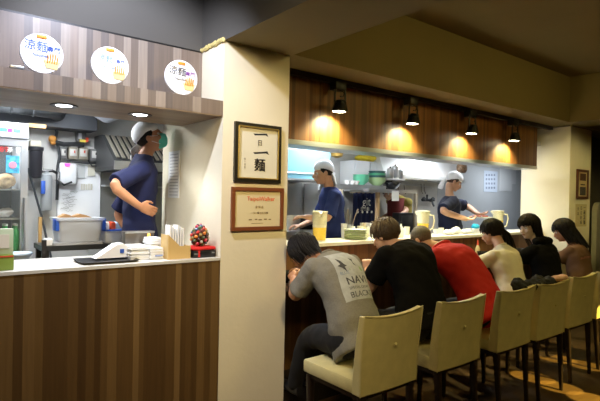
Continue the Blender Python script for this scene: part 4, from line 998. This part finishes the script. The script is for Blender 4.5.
MB().prism([(1.315, CZ), (1.475, CZ), (1.475, CZ+.085), (1.40, CZ+.085), (1.315, CZ+.165)], 3.06, 3.072).build('front_board', ply, k, smooth=False)
MB().prism([(1.315, CZ), (1.475, CZ), (1.475, CZ+.085), (1.40, CZ+.085), (1.315, CZ+.165)], 3.168, 3.18).build('back_board', ply, k, smooth=False)
MB().box((1.315, 3.072, CZ), (1.325, 3.168, CZ+.16)).build('side_board', ply, k, smooth=False); MB().box((1.465, 3.072, CZ), (1.475, 3.168, CZ+.085)).build('side_board', ply, k, smooth=False)
for j in range(6):
    o = MB().box((1.335+.018*j, 3.08, CZ+.001), (1.345+.018*j, 3.16, CZ+.225-.012*(j % 3))).build('menu_card', paper, None, smooth=False); tag(o, 'white card standing upright in the light wooden holder', 'card', 'white cards in the wooden holder')
k = thing('clear_cup', 'clear plastic cup standing beside the wooden holder', 'cup', (1.44, 3.30, CZ))
MB().lathe([(.028, 0), (.038, .13), (.036, .13), (.026, .003)], (1.44, 3.30, CZ), 20).build('cup_body', glassm, k); MB().lathe([(.039, .126), (.041, .13), (.039, .134)], (1.44, 3.3, CZ), 20, caps=False).build('rim', paper, k)
k = thing('stationery_box', 'black box with red ribbon beneath the beaded ornament', 'box', (1.58, 3.13, CZ))
MB().box((1.49, 3.05, CZ), (1.662, 3.22, CZ+.048), .005).build('box_body', blackp, k); MB().box((1.525, 3.047, CZ+.005), (1.54, 3.05, CZ+.05)).build('ribbon', redc, k, smooth=False)
MB().box((1.495, 3.0475, CZ+.022), (1.525, 3.0495, CZ+.034)).build('label_plate', steel, k, smooth=False); MB().box((1.63, 3.0475, CZ+.028), (1.65, 3.0495, CZ+.036)).build('label_plate', steel, k, smooth=False)
k = MB().box((1.485, 3.05, CZ+.0495), (1.665, 3.22, CZ+.073), .010).build('red_cushion', redc, None); tag(k, 'flat red cushion between the black box and beaded ornament', 'cushion'); remesh(k, .006, 2, .5, .008, .03)
k = thing('beaded_ornament', 'egg-shaped ornament of colourful beads on the red cushion', 'ornament', (1.575, 3.13, CZ+.076))
oc = V((1.575, 3.13, CZ+.080)); MB().ell(oc+V((0, 0, .062)), .046, .046, .062).build('core', mat('brown core', (.10, .05, .03), .7), k)
bc = [(.55, .04, .03), (.75, .22, .04), (.10, .12, .06), (.45, .40, .30), (.12, .18, .30), (.22, .06, .05), (.30, .20, .06), (.05, .02, .02), (.60, .06, .10), (.08, .14, .05)]
n = 62; 
for j in range(n):
    zz = 1-2*(j+.5)/n; a = j*2.39996; r_ = math.sqrt(max(0, 1-zz*zz)); sh_ = 1-.22*zz
    p = oc+V((.050*r_*sh_*math.cos(a), .050*r_*sh_*math.sin(a), .062+.066*zz)); rb = .0115
    MB().ell(p, rb, rb, rb, u=10, v=7).build('bead', mat('bead %d' % (j*7 % 10), bc[j*7 % 10], .3), k)
k.scale = (1.1, 1.1, 1.08)

# ---------------------------------------------------------------- right kitchen
# pass shelf
k = thing('pass_shelf', 'steel double pass shelf with timber posts behind the bar', 'shelf', (5.0, 4.6, .3))
za = P(358, 188, 4.5).z
x0, x1 = P(335, 190, 4.5).x, P(386, 190, 4.5).x
MB().box((x0, 4.5, 1.76), (x1, 4.78, 1.825)).build('shelf_board', steel, k, smooth=False)
x2, x3 = P(369, 190, 4.4).x, P(417, 190, 4.4).x
MB().box((x2, 4.40, 1.735), (x3, 4.75, 1.78)).build('shelf_board', steel, k, smooth=False)
pm = mat('pale post wood', (.45, .38, .28), .5)
for u in (340, 377, 415):
    x = P(u, 200, 4.5).x; MB().box((x-.022, 4.47, .3), (x+.022, 4.51, 1.759 if u < 400 else 1.734)).build('post', pm if u != 377 else mat('tan post wood', (.45, .30, .16), .5), k, smooth=False)
MB().box((x0, 4.46, .3), (x3, 4.62, 1.18)).build('cabinet', steel, k, smooth=False)
# bowls
gm = mat('celadon glaze', (.10, .42, .24), .3); gm2 = mat('dark teal glaze', (.03, .09, .10), .3); gm3 = mat('pale green glaze', (.40, .55, .28), .3); gm4 = mat('mint glaze', (.12, .48, .30), .3)
def bowl(x, y, z, r, h, m, lab, grp):
    k = thing('bowl', lab, 'bowl', (x, y, z), grp)
    MB().lathe([(r*.45, 0), (r*.48, h*.12), (r*.85, h*.5), (r, h), (r*.96, h), (r*.8, h*.5), (r*.4, h*.18)], (x, y, z), 28).build('bowl_body', m, k); MB().lathe([(r*.42, 0), (r*.46, 0), (r*.46, h*.14), (r*.42, h*.14)], (x, y, z), 24, caps=False).build('foot_ring', m, k)
xa, xb = P(362, 180, 4.6).x, P(378, 180, 4.6).x
names = ['lowest', 'second', 'third', 'fourth', 'fifth', 'topmost']
for j in range(3): bowl(xa, 4.62, 1.827+.026*j, .110, .085, gm4, 'green bowl, %s of the left stack on the pass shelf' % names[j], 'green bowls stacked on the pass shelf')
for j in range(5): bowl(xb, 4.62, 1.827+.030*j, .122-.004*(j == 4), .078, (gm3, gm3, gm2, gm, gm2)[j], '%s bowl, %s of the right stack on the pass shelf' % (('pale green', 'pale green', 'dark teal', 'green', 'dark teal')[j], names[j] if j < 4 else 'topmost'), 'bowls in the right stack')
c = P(393, 188, 4.5); bowl(c.x, 4.52, 1.781, .115, .095, mat('black glaze', (.01, .01, .012), .2), 'single black bowl on the right end of the pass shelf', None)
for j in range(3):
    c = P(345+j*4.5, 184, 4.6); o = MB().lathe([(.02, 0), (.045, .05), (.042, .05), (.018, .005)], (c.x, 4.56, 1.827), 16).build('sauce_cup', paper, None, loc=(c.x, 4.56, 1.827)); tag(o, 'small white cup on the left of the pass shelf', 'cup', 'white cups on the pass shelf')
# white cabinet with yellow sack behind
k = thing('wall_cabinet', 'white box cabinet behind the green bowls', 'cabinet', (5.2, 5.0, 1.8)); x0_, x1_ = P(354, 170, 4.9).x, P(384, 170, 4.9).x
MB().box((x0_, 4.90, 1.75), (x1_, 5.19, 2.18), .01).build('body', mat('white cabinet enamel', (.80, .82, .84), .4), k); MB().box((x0_+.02, 4.885, 1.77), ((x0_+x1_)/2-.005, 4.90, 2.16), .004).build('door', MATS['white cabinet enamel'], k); MB().box(((x0_+x1_)/2+.005, 4.885, 1.77), (x1_-.02, 4.90, 2.16), .004).build('door', MATS['white cabinet enamel'], k)
o = MB().ell(((x0_+x1_)/2+.1, 5.02, 2.235), .26, .12, .055).build('yellow_sack', mat('yellow plastic', (.80, .62, .03), .5), None); tag(o, 'bright yellow plastic bag on top of the white cabinet', 'bag'); remesh(o, .015, 2, .5, .03, .06)
# hanging kettle like pan near the cook
k = thing('brass_pot', 'small brass pot hanging by the ceiling next to the headscarf', 'pot', P(337, 158, 4.6)); c = P(337, 158, 4.6)
MB().lathe([(.02, 0), (.07, .02), (.08, .06), (.076, .06), (.06, .02)], c, 20).build('pot_body', mat('aged brass', (.45, .30, .08), .35, .6), k); MB().tube([c+V((.07, 0, .05)), c+V((.2, .0, .09)), c+V((.30, 0, .08))], .010, 8).build('handle', steel, k); MB().tube([c+V((0, 0, .055)), (c.x, c.y, 2.459)], .006, 6).build('hook', steel, k)
# steel hood, bright, with utensil hooks
k = thing('extractor_hood', 'long bright steel extractor hood on the back wall', 'hood', (6.6, 4.9, 1.95))
hx0, hx1 = P(384, 165, 4.75).x, P(464, 170, 4.75).x
MB().prism([(4.75, 1.97), (4.75, 2.02), (4.92, 2.459), (5.195, 2.459), (5.195, 1.97)], hx0, hx1, 'yz').build('canopy', mat('polished steel', (.80, .82, .84), .28, .5), k, smooth=False)
MB().box((hx0-.01, 4.735, 1.945), (hx1+.01, 5.19, 1.972)).build('gutter', steel, k, smooth=False)
MB().lathe([(.07, 0), (.085, .02), (.085, .10), (.05, .12)], P(459, 168, 4.7), 18, (0, -1, 0)).build('fan_motor', mat('brown machinery', (.16, .10, .06), .5, .5, var=.6, vscale=40), k)
k = thing('hood_shelf', 'narrow steel shelf fixed to the left front of the extractor hood', 'shelf', (P(392, 176, 4.68).x, 4.62, 1.92)); MB().box((P(383, 176, 4.6).x, 4.54, 1.915), (P(402, 176, 4.6).x, 4.735, 1.934)).build('board', steel, k, smooth=False)
k = thing('utensil_rail', 'steel rail with hanging ladles on the back wall', 'rail', P(415, 185, 5.1))
a, b = P(380, 182, 5.12), P(432, 187, 5.12); MB().tube([a, b], .009, 8).build('rail', steel, k)
for u in (398, 404, 421, 424):
    c = P(u, 184, 5.12); MB().tube([c, c-V((0, .01, .10)), c-V((-.02, .02, .16))], .006, 6).build('hook', steeld, k)
for i, (u, h, m) in enumerate(((387, .13, steel), (392, .17, mat('bright tin', (.75, .77, .8), .3, .7)), (397, .12, steel))):
    c = P(u, 176, 4.68); k = thing('steel_canister', ['steel canister left of three beside the extractor hood', 'tall bright tin canister, middle of three beside the hood', 'short steel canister right of three beside the hood'][i], 'canister', (c.x, 4.62, 1.935)); 
    MB().lathe([(.048, 0), (.05, .01), (.05, h), (.04, h+.012), (.001, h+.014)], (c.x, 4.62, 1.935), 20).build('can', m, k); MB().lathe([(.012, 0), (.012, .02), (.001, .022)], (c.x, 4.62, 1.935+h+.014), 10).build('knob', blackp, k)
# left hood, pale lit box
k = thing('fume_hood', 'pale blue lit fume hood at the left of the right opening', 'hood', (3.9, 4.7, 1.9))
hx1 = P(330, 160, 4.5).x
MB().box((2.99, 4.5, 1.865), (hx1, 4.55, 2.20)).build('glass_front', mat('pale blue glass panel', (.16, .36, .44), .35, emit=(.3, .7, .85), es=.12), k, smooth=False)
MB().box((2.985, 4.48, 1.845), (hx1+.01, 5.19, 1.868)).build('frame', steel, k, smooth=False); MB().box((2.985, 4.552, 1.87), (hx1+.01, 5.19, 2.22)).build('housing', steel, k, smooth=False)
MB().tube([(3.0, 4.49, 1.93), (hx1-.02, 4.49, 1.93)], .008, 8).build('rail', steel, k)
# lit steel glow bar added along the ceiling edge for the blue-lit hood edge
k = thing('added_glow_bar', 'long bluish glow bar added behind the steel lintel for the lit hood edge', 'glow bar', (4.2, 3.9, 2.43))
MB().box((2.6, 3.88, 2.40), (5.4, 3.98, 2.459)).build('housing', steel, k, smooth=False); MB().box((2.62, 3.895, 2.392), (5.38, 3.965, 2.40)).build('glow_strip', mat('cool diffuser', (1, 1, 1), emit=(.55, .85, 1), es=3), k, smooth=False)
k = thing('steel_wall_panel', 'grey steel wall cladding behind the cook with the long headscarf', 'wall panel', (3.9, 5.1, .3)); MB().box((2.99, 5.17, .3), (P(316, 200, 4.9).x-.02, 5.199, 1.84)).build('sheet', mat('grey cladding', (.36, .37, .37), .4, .5), k, smooth=False)
mb = MB().box((3.70, 5.13, .3), (3.74, 5.17, 1.84)); mb.build('batten', steeld, k, smooth=False)
k = thing('white_fridge', 'plain white upright cabinet between the steel cladding and the shelf', 'cabinet', (P(322, 200, 4.9).x, 4.95, .3)); a, b = P(316, 200, 4.9).x, P(342, 200, 4.9).x
MB().box((a, 4.86, .3), (b, 5.16, 1.835), .01).build('body', steelw, k); MB().box((a+.02, 4.84, .35), (b-.02, 4.86, 1.80), .006).build('door', steelw, k)
MB().box((b-.09, 4.82, 1.0), (b-.07, 4.84, 1.3), .004).build('handle', steel, k)
# worktop with pots near cook 2
k = thing('cooking_station', 'steel worktop where the blue-shirted cook works', 'worktop', (2.75, 4.3, .3)); MB().box((2.66, 4.25, .3), (3.35, 4.58, 1.25)).build('body', steel, k, smooth=False); MB().box((2.65, 4.23, 1.25), (3.36, 4.59, 1.28)).build('worktop', steel, k, smooth=False)
for i, (u, r, h, m) in enumerate(((290.5, .11, .16, steel), (307, .10, .13, blackm))):
    c = P(u, 220, 4.45); k = thing('cooking_pot', ['steel pot beside the near pier', 'black pot under the hands of the blue-shirted cook'][i], 'pot', (c.x, 4.45, 1.281)); MB().lathe([(r*.96, 0), (r, .01), (r, h), (r*1.04, h), (r*.95, h), (r*.9, .01)], (c.x, 4.45, 1.281), 24).build('pot_body', m, k)
    for s in (-1, 1): MB().tube([(c.x+s*r, 4.45-.03, 1.281+h*.8), (c.x+s*(r+.03), 4.45, 1.281+h*.8), (c.x+s*r, 4.45+.03, 1.281+h*.8)], .006, 6).build('handle', m, k)
k = thing('cooking_pot', 'large black pot behind the near head on the worktop', 'pot', (3.0, 4.40, 1.281)) if False else None
# navy curtain with white writing
k = thing('shop_curtain', 'navy cloth curtain with white lettering hanging under the pass shelf', 'curtain', (4.8, 4.85, 1.73))
cx0, cx1 = P(354, 200, 4.88).x, P(376, 200, 4.88).x; mb = MB(); nn = 40; top, bot = [], []
z1_, z0_ = 1.73, 1.20
rows = []
for z in [z1_ + (z0_-z1_)*j/8 for j in range(9)]:
    rows.append([mb.b.verts.new((cx0+(cx1-cx0)*i/nn, 4.90+.012*math.sin(i*.8), z)) for i in range(nn+1)])
for a, b in zip(rows, rows[1:]):
    for i in range(nn): mb.b.faces.new((a[i], a[i+1], b[i+1], b[i]))
cl = mb.build('cloth', mat('indigo cloth', (.012, .020, .085), .9), k); so = cl.modifiers.new('solid', 'SOLIDIFY'); so.thickness = .004
MB().tube([(cx0-.05, 4.90, 1.73), (cx1+.05, 4.90, 1.73)], .008, 8).build('rod', pm, k)
xm = (cx0+cx1)/2
text('lettering', 'git', .17, paper, k, (xm+.03, 4.882, 1.60)); text('lettering', '日日麵', .06, paper, k, (xm, 4.882, 1.50)); 
for j in range(4): MB().lathe([(.018, 0), (.018, .003)], (cx0+.08+j*(cx1-cx0-.16)/3, 4.884, 1.46), 14, (0, -1, 0)).build('dot', paper, k)
# faucet, paper, dark equipment
k = thing('wall_faucet', 'dark wall faucet left of the cook with the tray', 'faucet', P(428, 202, 5.1)); c = P(427, 200, 5.1)
mb = MB(); mb.tube([c+V((-.12, 0, .0)), c+V((.12, 0, 0))], .025, 10); mb.tube([c+V((0, 0, .09)), c, c+V((0, -.10, -.02)), c+V((0, -.14, -.10))], .018, 10); mb.build('body', steeld, k)
for s in (-1, 1): MB().lathe([(.035, 0), (.04, .02), (.02, .04)], c+V((s*.12, -.02, .01)), 14, (0, -1, .3)).build('valve_handle', steeld, k)
tag(bpx(392, 191, 399, 201, 4.39, .004).build('hanging_note', paper, None, smooth=False), 'white slip hanging from the right of the pass shelf', 'note')
k = thing('dark_appliance', 'black boxy appliance on the worktop under the pass shelf', 'appliance', P(405, 225, 4.6)); a, b = P(398, 220, 4.5).x, P(412, 220, 4.5).x
MB().box((a, 4.475, 1.182), (b, 4.61, 1.46), .01).build('housing', blackp, k); MB().box((a+.03, 4.463, 1.25), (b-.03, 4.475, 1.42), .004).build('door', steeld, k)
# sheets on the side wall
def sheet(name, u0, v0, u1, v1, lab, m, lines):
    y = 4.9; k = thing(name, lab, 'poster', P((u0+u1)/2, v1, 5.19)); bpx(u0, v0, u1, v1, 5.190, .008).build('sheet', m, k, smooth=False)
    for j in range(lines):
        for q in range(4): bpx(u0+2+q*(u1-u0-3)/4, v0+3+j*(v1-v0-4)/lines, u0+3.3+q*(u1-u0-3)/4, v0+5+j*(v1-v0-4)/lines, 5.186, .004).build('picture_cell', mat('slate print', (.22, .26, .36), .7), k, smooth=False)
sheet('wall_chart', 484, 171, 497.5, 192, 'pale blue chart with rows of small pictures on the grey wall', mat('pale blue paper', (.50, .58, .70), .7), 4)
sheet('wall_sheet', 500, 169, 512, 191, 'glossy sheet in plastic sleeve next to the pale blue chart', mat('glossy sleeve', (.62, .66, .70), .15), 0)
tag(bpx(509, 168, 516, 184, 5.192, .006).build('wall_note', mat('faded sheet', (.56, .59, .63), .3), None, smooth=False), 'faded sheet on the grey wall closest to the far pier', 'note')
struct('wall_back_grey', MB().box((P(438, 180, 5.19).x, 5.196, .3), (11.9, 5.2, 2.46)), bluegrey)
# tray held by cook 3
k = thing('food_tray', 'steel tray of red meat in the hands of the right cook', 'tray', P(478, 218, Y3-.3)); c = P(480, 218, 3.68)
MB().lathe([(.11, 0), (.16, .012), (.17, .02), (.155, .02), (.11, .006)], c, 28).build('dish', steel, k)
for j in range(8):
    o = MB().ell(c+V((.08*math.cos(j*.9), .08*math.sin(j*.9), .026)), .035, .022, .012).build('meat_slice', mat('red meat', (.35, .07, .04), .5), None); tag(o, 'slice of red meat on the held steel tray', 'meat', 'meat slices on the tray')
# ---------------------------------------------------------------- things on the raised ledge
LZ = 1.2355
tea = mat('yellow tea', (.95, .66, .03), .2, emit=(.9, .5, .02), es=.0)
frost = mat('frosted plastic', (.88, .84, .66), .35)
clearp = mat('clear yellowish plastic', (.86, .84, .66), .12, alpha=.10)
def pitcher(x, y, lab, fill=.5, hd_=(1, -.2)):
    k = thing('tea_pitcher', lab, 'pitcher', (x, y, LZ), 'pitchers of yellow tea on the ledge')
    MB().lathe([(.001, .0), (.062, .001), (.066, .01), (.074, .25), (.078, .275), (.074, .275), (.070, .25), (.060, .012), (.001, .010)], (x, y, LZ), 28).build('jug', clearp, k)
    MB().lathe([(.0622+.006*fill, .0135+.24*fill), (.0696, .25), (.0736, .272), (.070, .272), (.066, .25), (.0585+.006*fill, .0135+.24*fill)], (x, y, LZ), 28, caps=False).build('frosted_band', mat('milky plastic', (.90, .86, .66), .4, alpha=.8), k)
    MB().lathe([(.001, .012), (.0590, .012), (.0615+.006*fill, .012+.24*fill), (.001, .0125+.24*fill)], (x, y, LZ), 28).build('tea', tea, k)
    MB().lathe([(.001, .276), (.076, .276), (.078, .286), (.001, .290)], (x, y, LZ), 28).build('lid', frost, k)
    h = V((hd_[0], hd_[1], 0)).normalized(); b = V((x, y, LZ))
    MB().tube([b+h*.070+V((0, 0, .24)), b+h*.115+V((0, 0, .235)), b+h*.125+V((0, 0, .18)), b+h*.11+V((0, 0, .09)), b+h*.066+V((0, 0, .06))], .009, 10).build('handle', frost, k)
    s_ = h*-1; MB().tube([b+s_*.060+V((0, 0, .25)), b+s_*.090+V((0, 0, .275))], [.02, .012], 10).build('spout', frost, k)
pitcher(P(319.5, 230, 3.55).x, 3.55, 'tea pitcher closest to the near pier, behind the man in grey', .50, (.55, .8))
pitcher(P(423, 225, 3.55).x, 3.55, 'half full tea pitcher with handle in the middle of the ledge', .55, (.6, -.8))
pitcher(P(498, 220, 3.55).x, 3.55, 'tea pitcher near the far pier, behind the woman in cream', .6, (.6, -.8))
pm_ = mat('green rim plate', (.30, .36, .12), .35); pw = mat('cream plate', (.75, .74, .66), .35)
names8 = ['bottom', 'second', 'third', 'fourth', 'fifth', 'sixth', 'top']
px_ = P(356, 238, 3.56).x
for j in range(6):
    z = LZ+.0005+.017*j; k = thing('plate', 'green edged plate, %s one of the stack on the ledge' % names8[j], 'plate', (px_, 3.56, z), 'green edged plates stacked on the ledge')
    MB().lathe([(.06, 0), (.10, .006), (.114, .0155), (.110, .0168), (.06, .005)], (px_, 3.56, z), 32).build('dish', pw, k); MB().lathe([(.109, .0085), (.1165, .010), (.1175, .0155), (.113, .0160)], (px_, 3.56, z), 32, caps=False).build('rim', pm_, k)
# cups of glasses, utensil holders behind
rnd = random.Random(5)
j = 0
for u, y, h in ((344, 3.74, .15), (348, 3.75, .13), (363, 3.75, .15), (368, 3.745, .15), (374, 3.75, .14), (379, 3.74, .15), (383, 3.70, .12), (441, 3.70, .07), (347, 3.68, .10), (352, 3.70, .12), (360, 3.72, .12), (366, 3.69, .11), (372, 3.70, .13), (376, 3.66, .10), (396, 3.68, .10), (402, 3.64, .09), (407, 3.68, .10), (436, 3.66, .06)):
    x = P(u, 230, y).x; k = thing('drinking_glass', '', 'glass', (x, y, LZ), 'white and clear cups along the ledge'); k['label'] = 'small pale cup among those lined up on the ledge'
    MB().lathe([(.026, 0), (.034, h), (.032, h), (.024, .004)], (x, y, LZ), 16).build('cup_body', frost if j % 3 else white, k); j += 1
k = thing('utensil_holder', 'steel holder with wooden spoons and ladles behind the plates', 'utensil holder', (P(352, 225, 3.74).x, 3.73, LZ)); x = P(349, 225, 3.73).x
MB().lathe([(.045, 0), (.045, .14), (.042, .14), (.042, .004)], (x, 3.73, LZ), 20).build('holder', steel, k)
for j, (dx, dz) in enumerate(((-.05, .26), (-.02, .30), (.03, .25), (.13, .30), (.02, .22))):
    o = MB().tube([(x+dx*.1, 3.73, LZ+.01), (x+dx*.6, 3.73, LZ+dz*.7), (x+dx, 3.73, LZ+dz)], [.006, .006, .014], 8, .6).build('wooden_spoon', pm if j % 2 else steel, None, loc=(x, 3.73, LZ)); tag(o, ['short steel ladle leaning left in the holder', 'tall wooden spoon upright in the steel holder', 'steel ladle right of centre in the holder', 'long wooden spatula slanting far right out of the holder', 'shortest steel spoon in the holder'][j], 'utensil')
for j, (u, m, lab) in enumerate(((397, mat('ochre bottle', (.55, .35, .12), .4), 'ochre condiment bottle on the ledge beside the brown-haired man'), (401, paper, 'white condiment bottle on the ledge right of the ochre one'))):
    x = P(u, 228, 3.5).x; k = thing('condiment_bottle', lab, 'bottle', (x, 3.5, LZ)); MB().lathe([(.024, 0), (.026, .01), (.026, .10), (.010, .13), (.010, .15)], (x, 3.5, LZ), 16).build('bottle_body', m, k); MB().lathe([(.012, .15), (.010, .175), (.001, .177)], (x, 3.5, LZ), 12).build('cap', blackp, k)
for j, (u, w_, h, lab) in enumerate(((449, .09, .03, 'crumpled white cloth on the ledge before the right cook'), (456, .05, .045, 'small white cup-shaped napkin lump on the ledge'), (466, .07, .03, 'folded white napkin on the ledge by the blue lump'))):
    x = P(u, 230, 3.55).x; o = MB().ell((x, 3.55, LZ+h), w_, .06, h).build('white_napkin', paper, None); tag(o, lab, 'napkin'); remesh(o, .008, 1, .4, .02, .03)
x = P(475, 228, 3.55).x; k = thing('sponge_box', 'clear box with a bright blue sponge on the ledge', 'sponge', (x, 3.55, LZ)); MB().box((x-.10, 3.50, LZ), (x+.10, 3.60, LZ+.06), .006).build('box', plast, k); o = MB().ell((x+.01, 3.55, LZ+.085), .06, .045, .035).build('sponge', mat('sky blue sponge', (.02, .40, .70), .8), k); remesh(o, .008, 1, .4, .015, .03)
# on the eating counter
for j, (x, y, lab) in enumerate(((2.30, 3.12, 'dark ramen bowl in front of the man in grey'), (3.20, 3.15, 'dark ramen bowl in front of the man in black'), (3.78, 3.15, 'dark ramen bowl in front of the man in red'), (4.55, 3.13, 'dark ramen bowl in front of the woman in cream'), (5.2, 3.13, 'dark ramen bowl in front of the masked diner'), (5.98, 3.13, 'dark ramen bowl in front of the woman in brown'))):
    bowl(x, y, .976, .095, .085, MATS['black glaze'], lab, None)
x = P(474, 247, 3.3).x; k = thing('sauce_bottle', 'red capped sauce bottle between the red and cream diners', 'bottle', (x, 3.25, .976)); MB().lathe([(.026, 0), (.028, .01), (.028, .11), (.012, .15)], (x, 3.25, .976), 16).build('bottle_body', mat('cream sauce bottle', (.65, .50, .25), .4), k); MB().lathe([(.013, .15), (.006, .21), (.001, .212)], (x, 3.25, .976), 12).build('cap', inkr, k)

# jacket and bag on the chair backs
c = V((4.10, 2.02, .985))
mb = MB()
for j in range(7): mb.ell((3.86+.075*j, 2.01+.02*math.sin(j*1.7), .962+.010*math.sin(j*2.3)), .075, .060, .036)
for j in range(5): mb.ell((3.82+.11*j, 2.03+.03*math.sin(j*2.1), .985+.012*math.sin(j*3.1)), .05, .04, .028)
o = mb.build('draped_jacket', mat('black jacket cloth', (.010, .011, .015), .7), None); tag(o, 'black jacket draped over the back of a middle chair', 'jacket'); remesh(o, .011, 6, .6, .05, .05)
mb = MB(); mb.ell((4.43, 1.98, .985), .11, .05, .024).ell((4.53, 1.98, .985), .06, .045, .028).ell((4.575, 1.975, .965), .03, .035, .04); o = mb.build('pink_pouch', mat('pale pink cloth', (.70, .42, .32), .7), None); tag(o, 'pale pink pouch lying on top of a chair back', 'pouch'); remesh(o, .008, 2, .5, .02, .04)
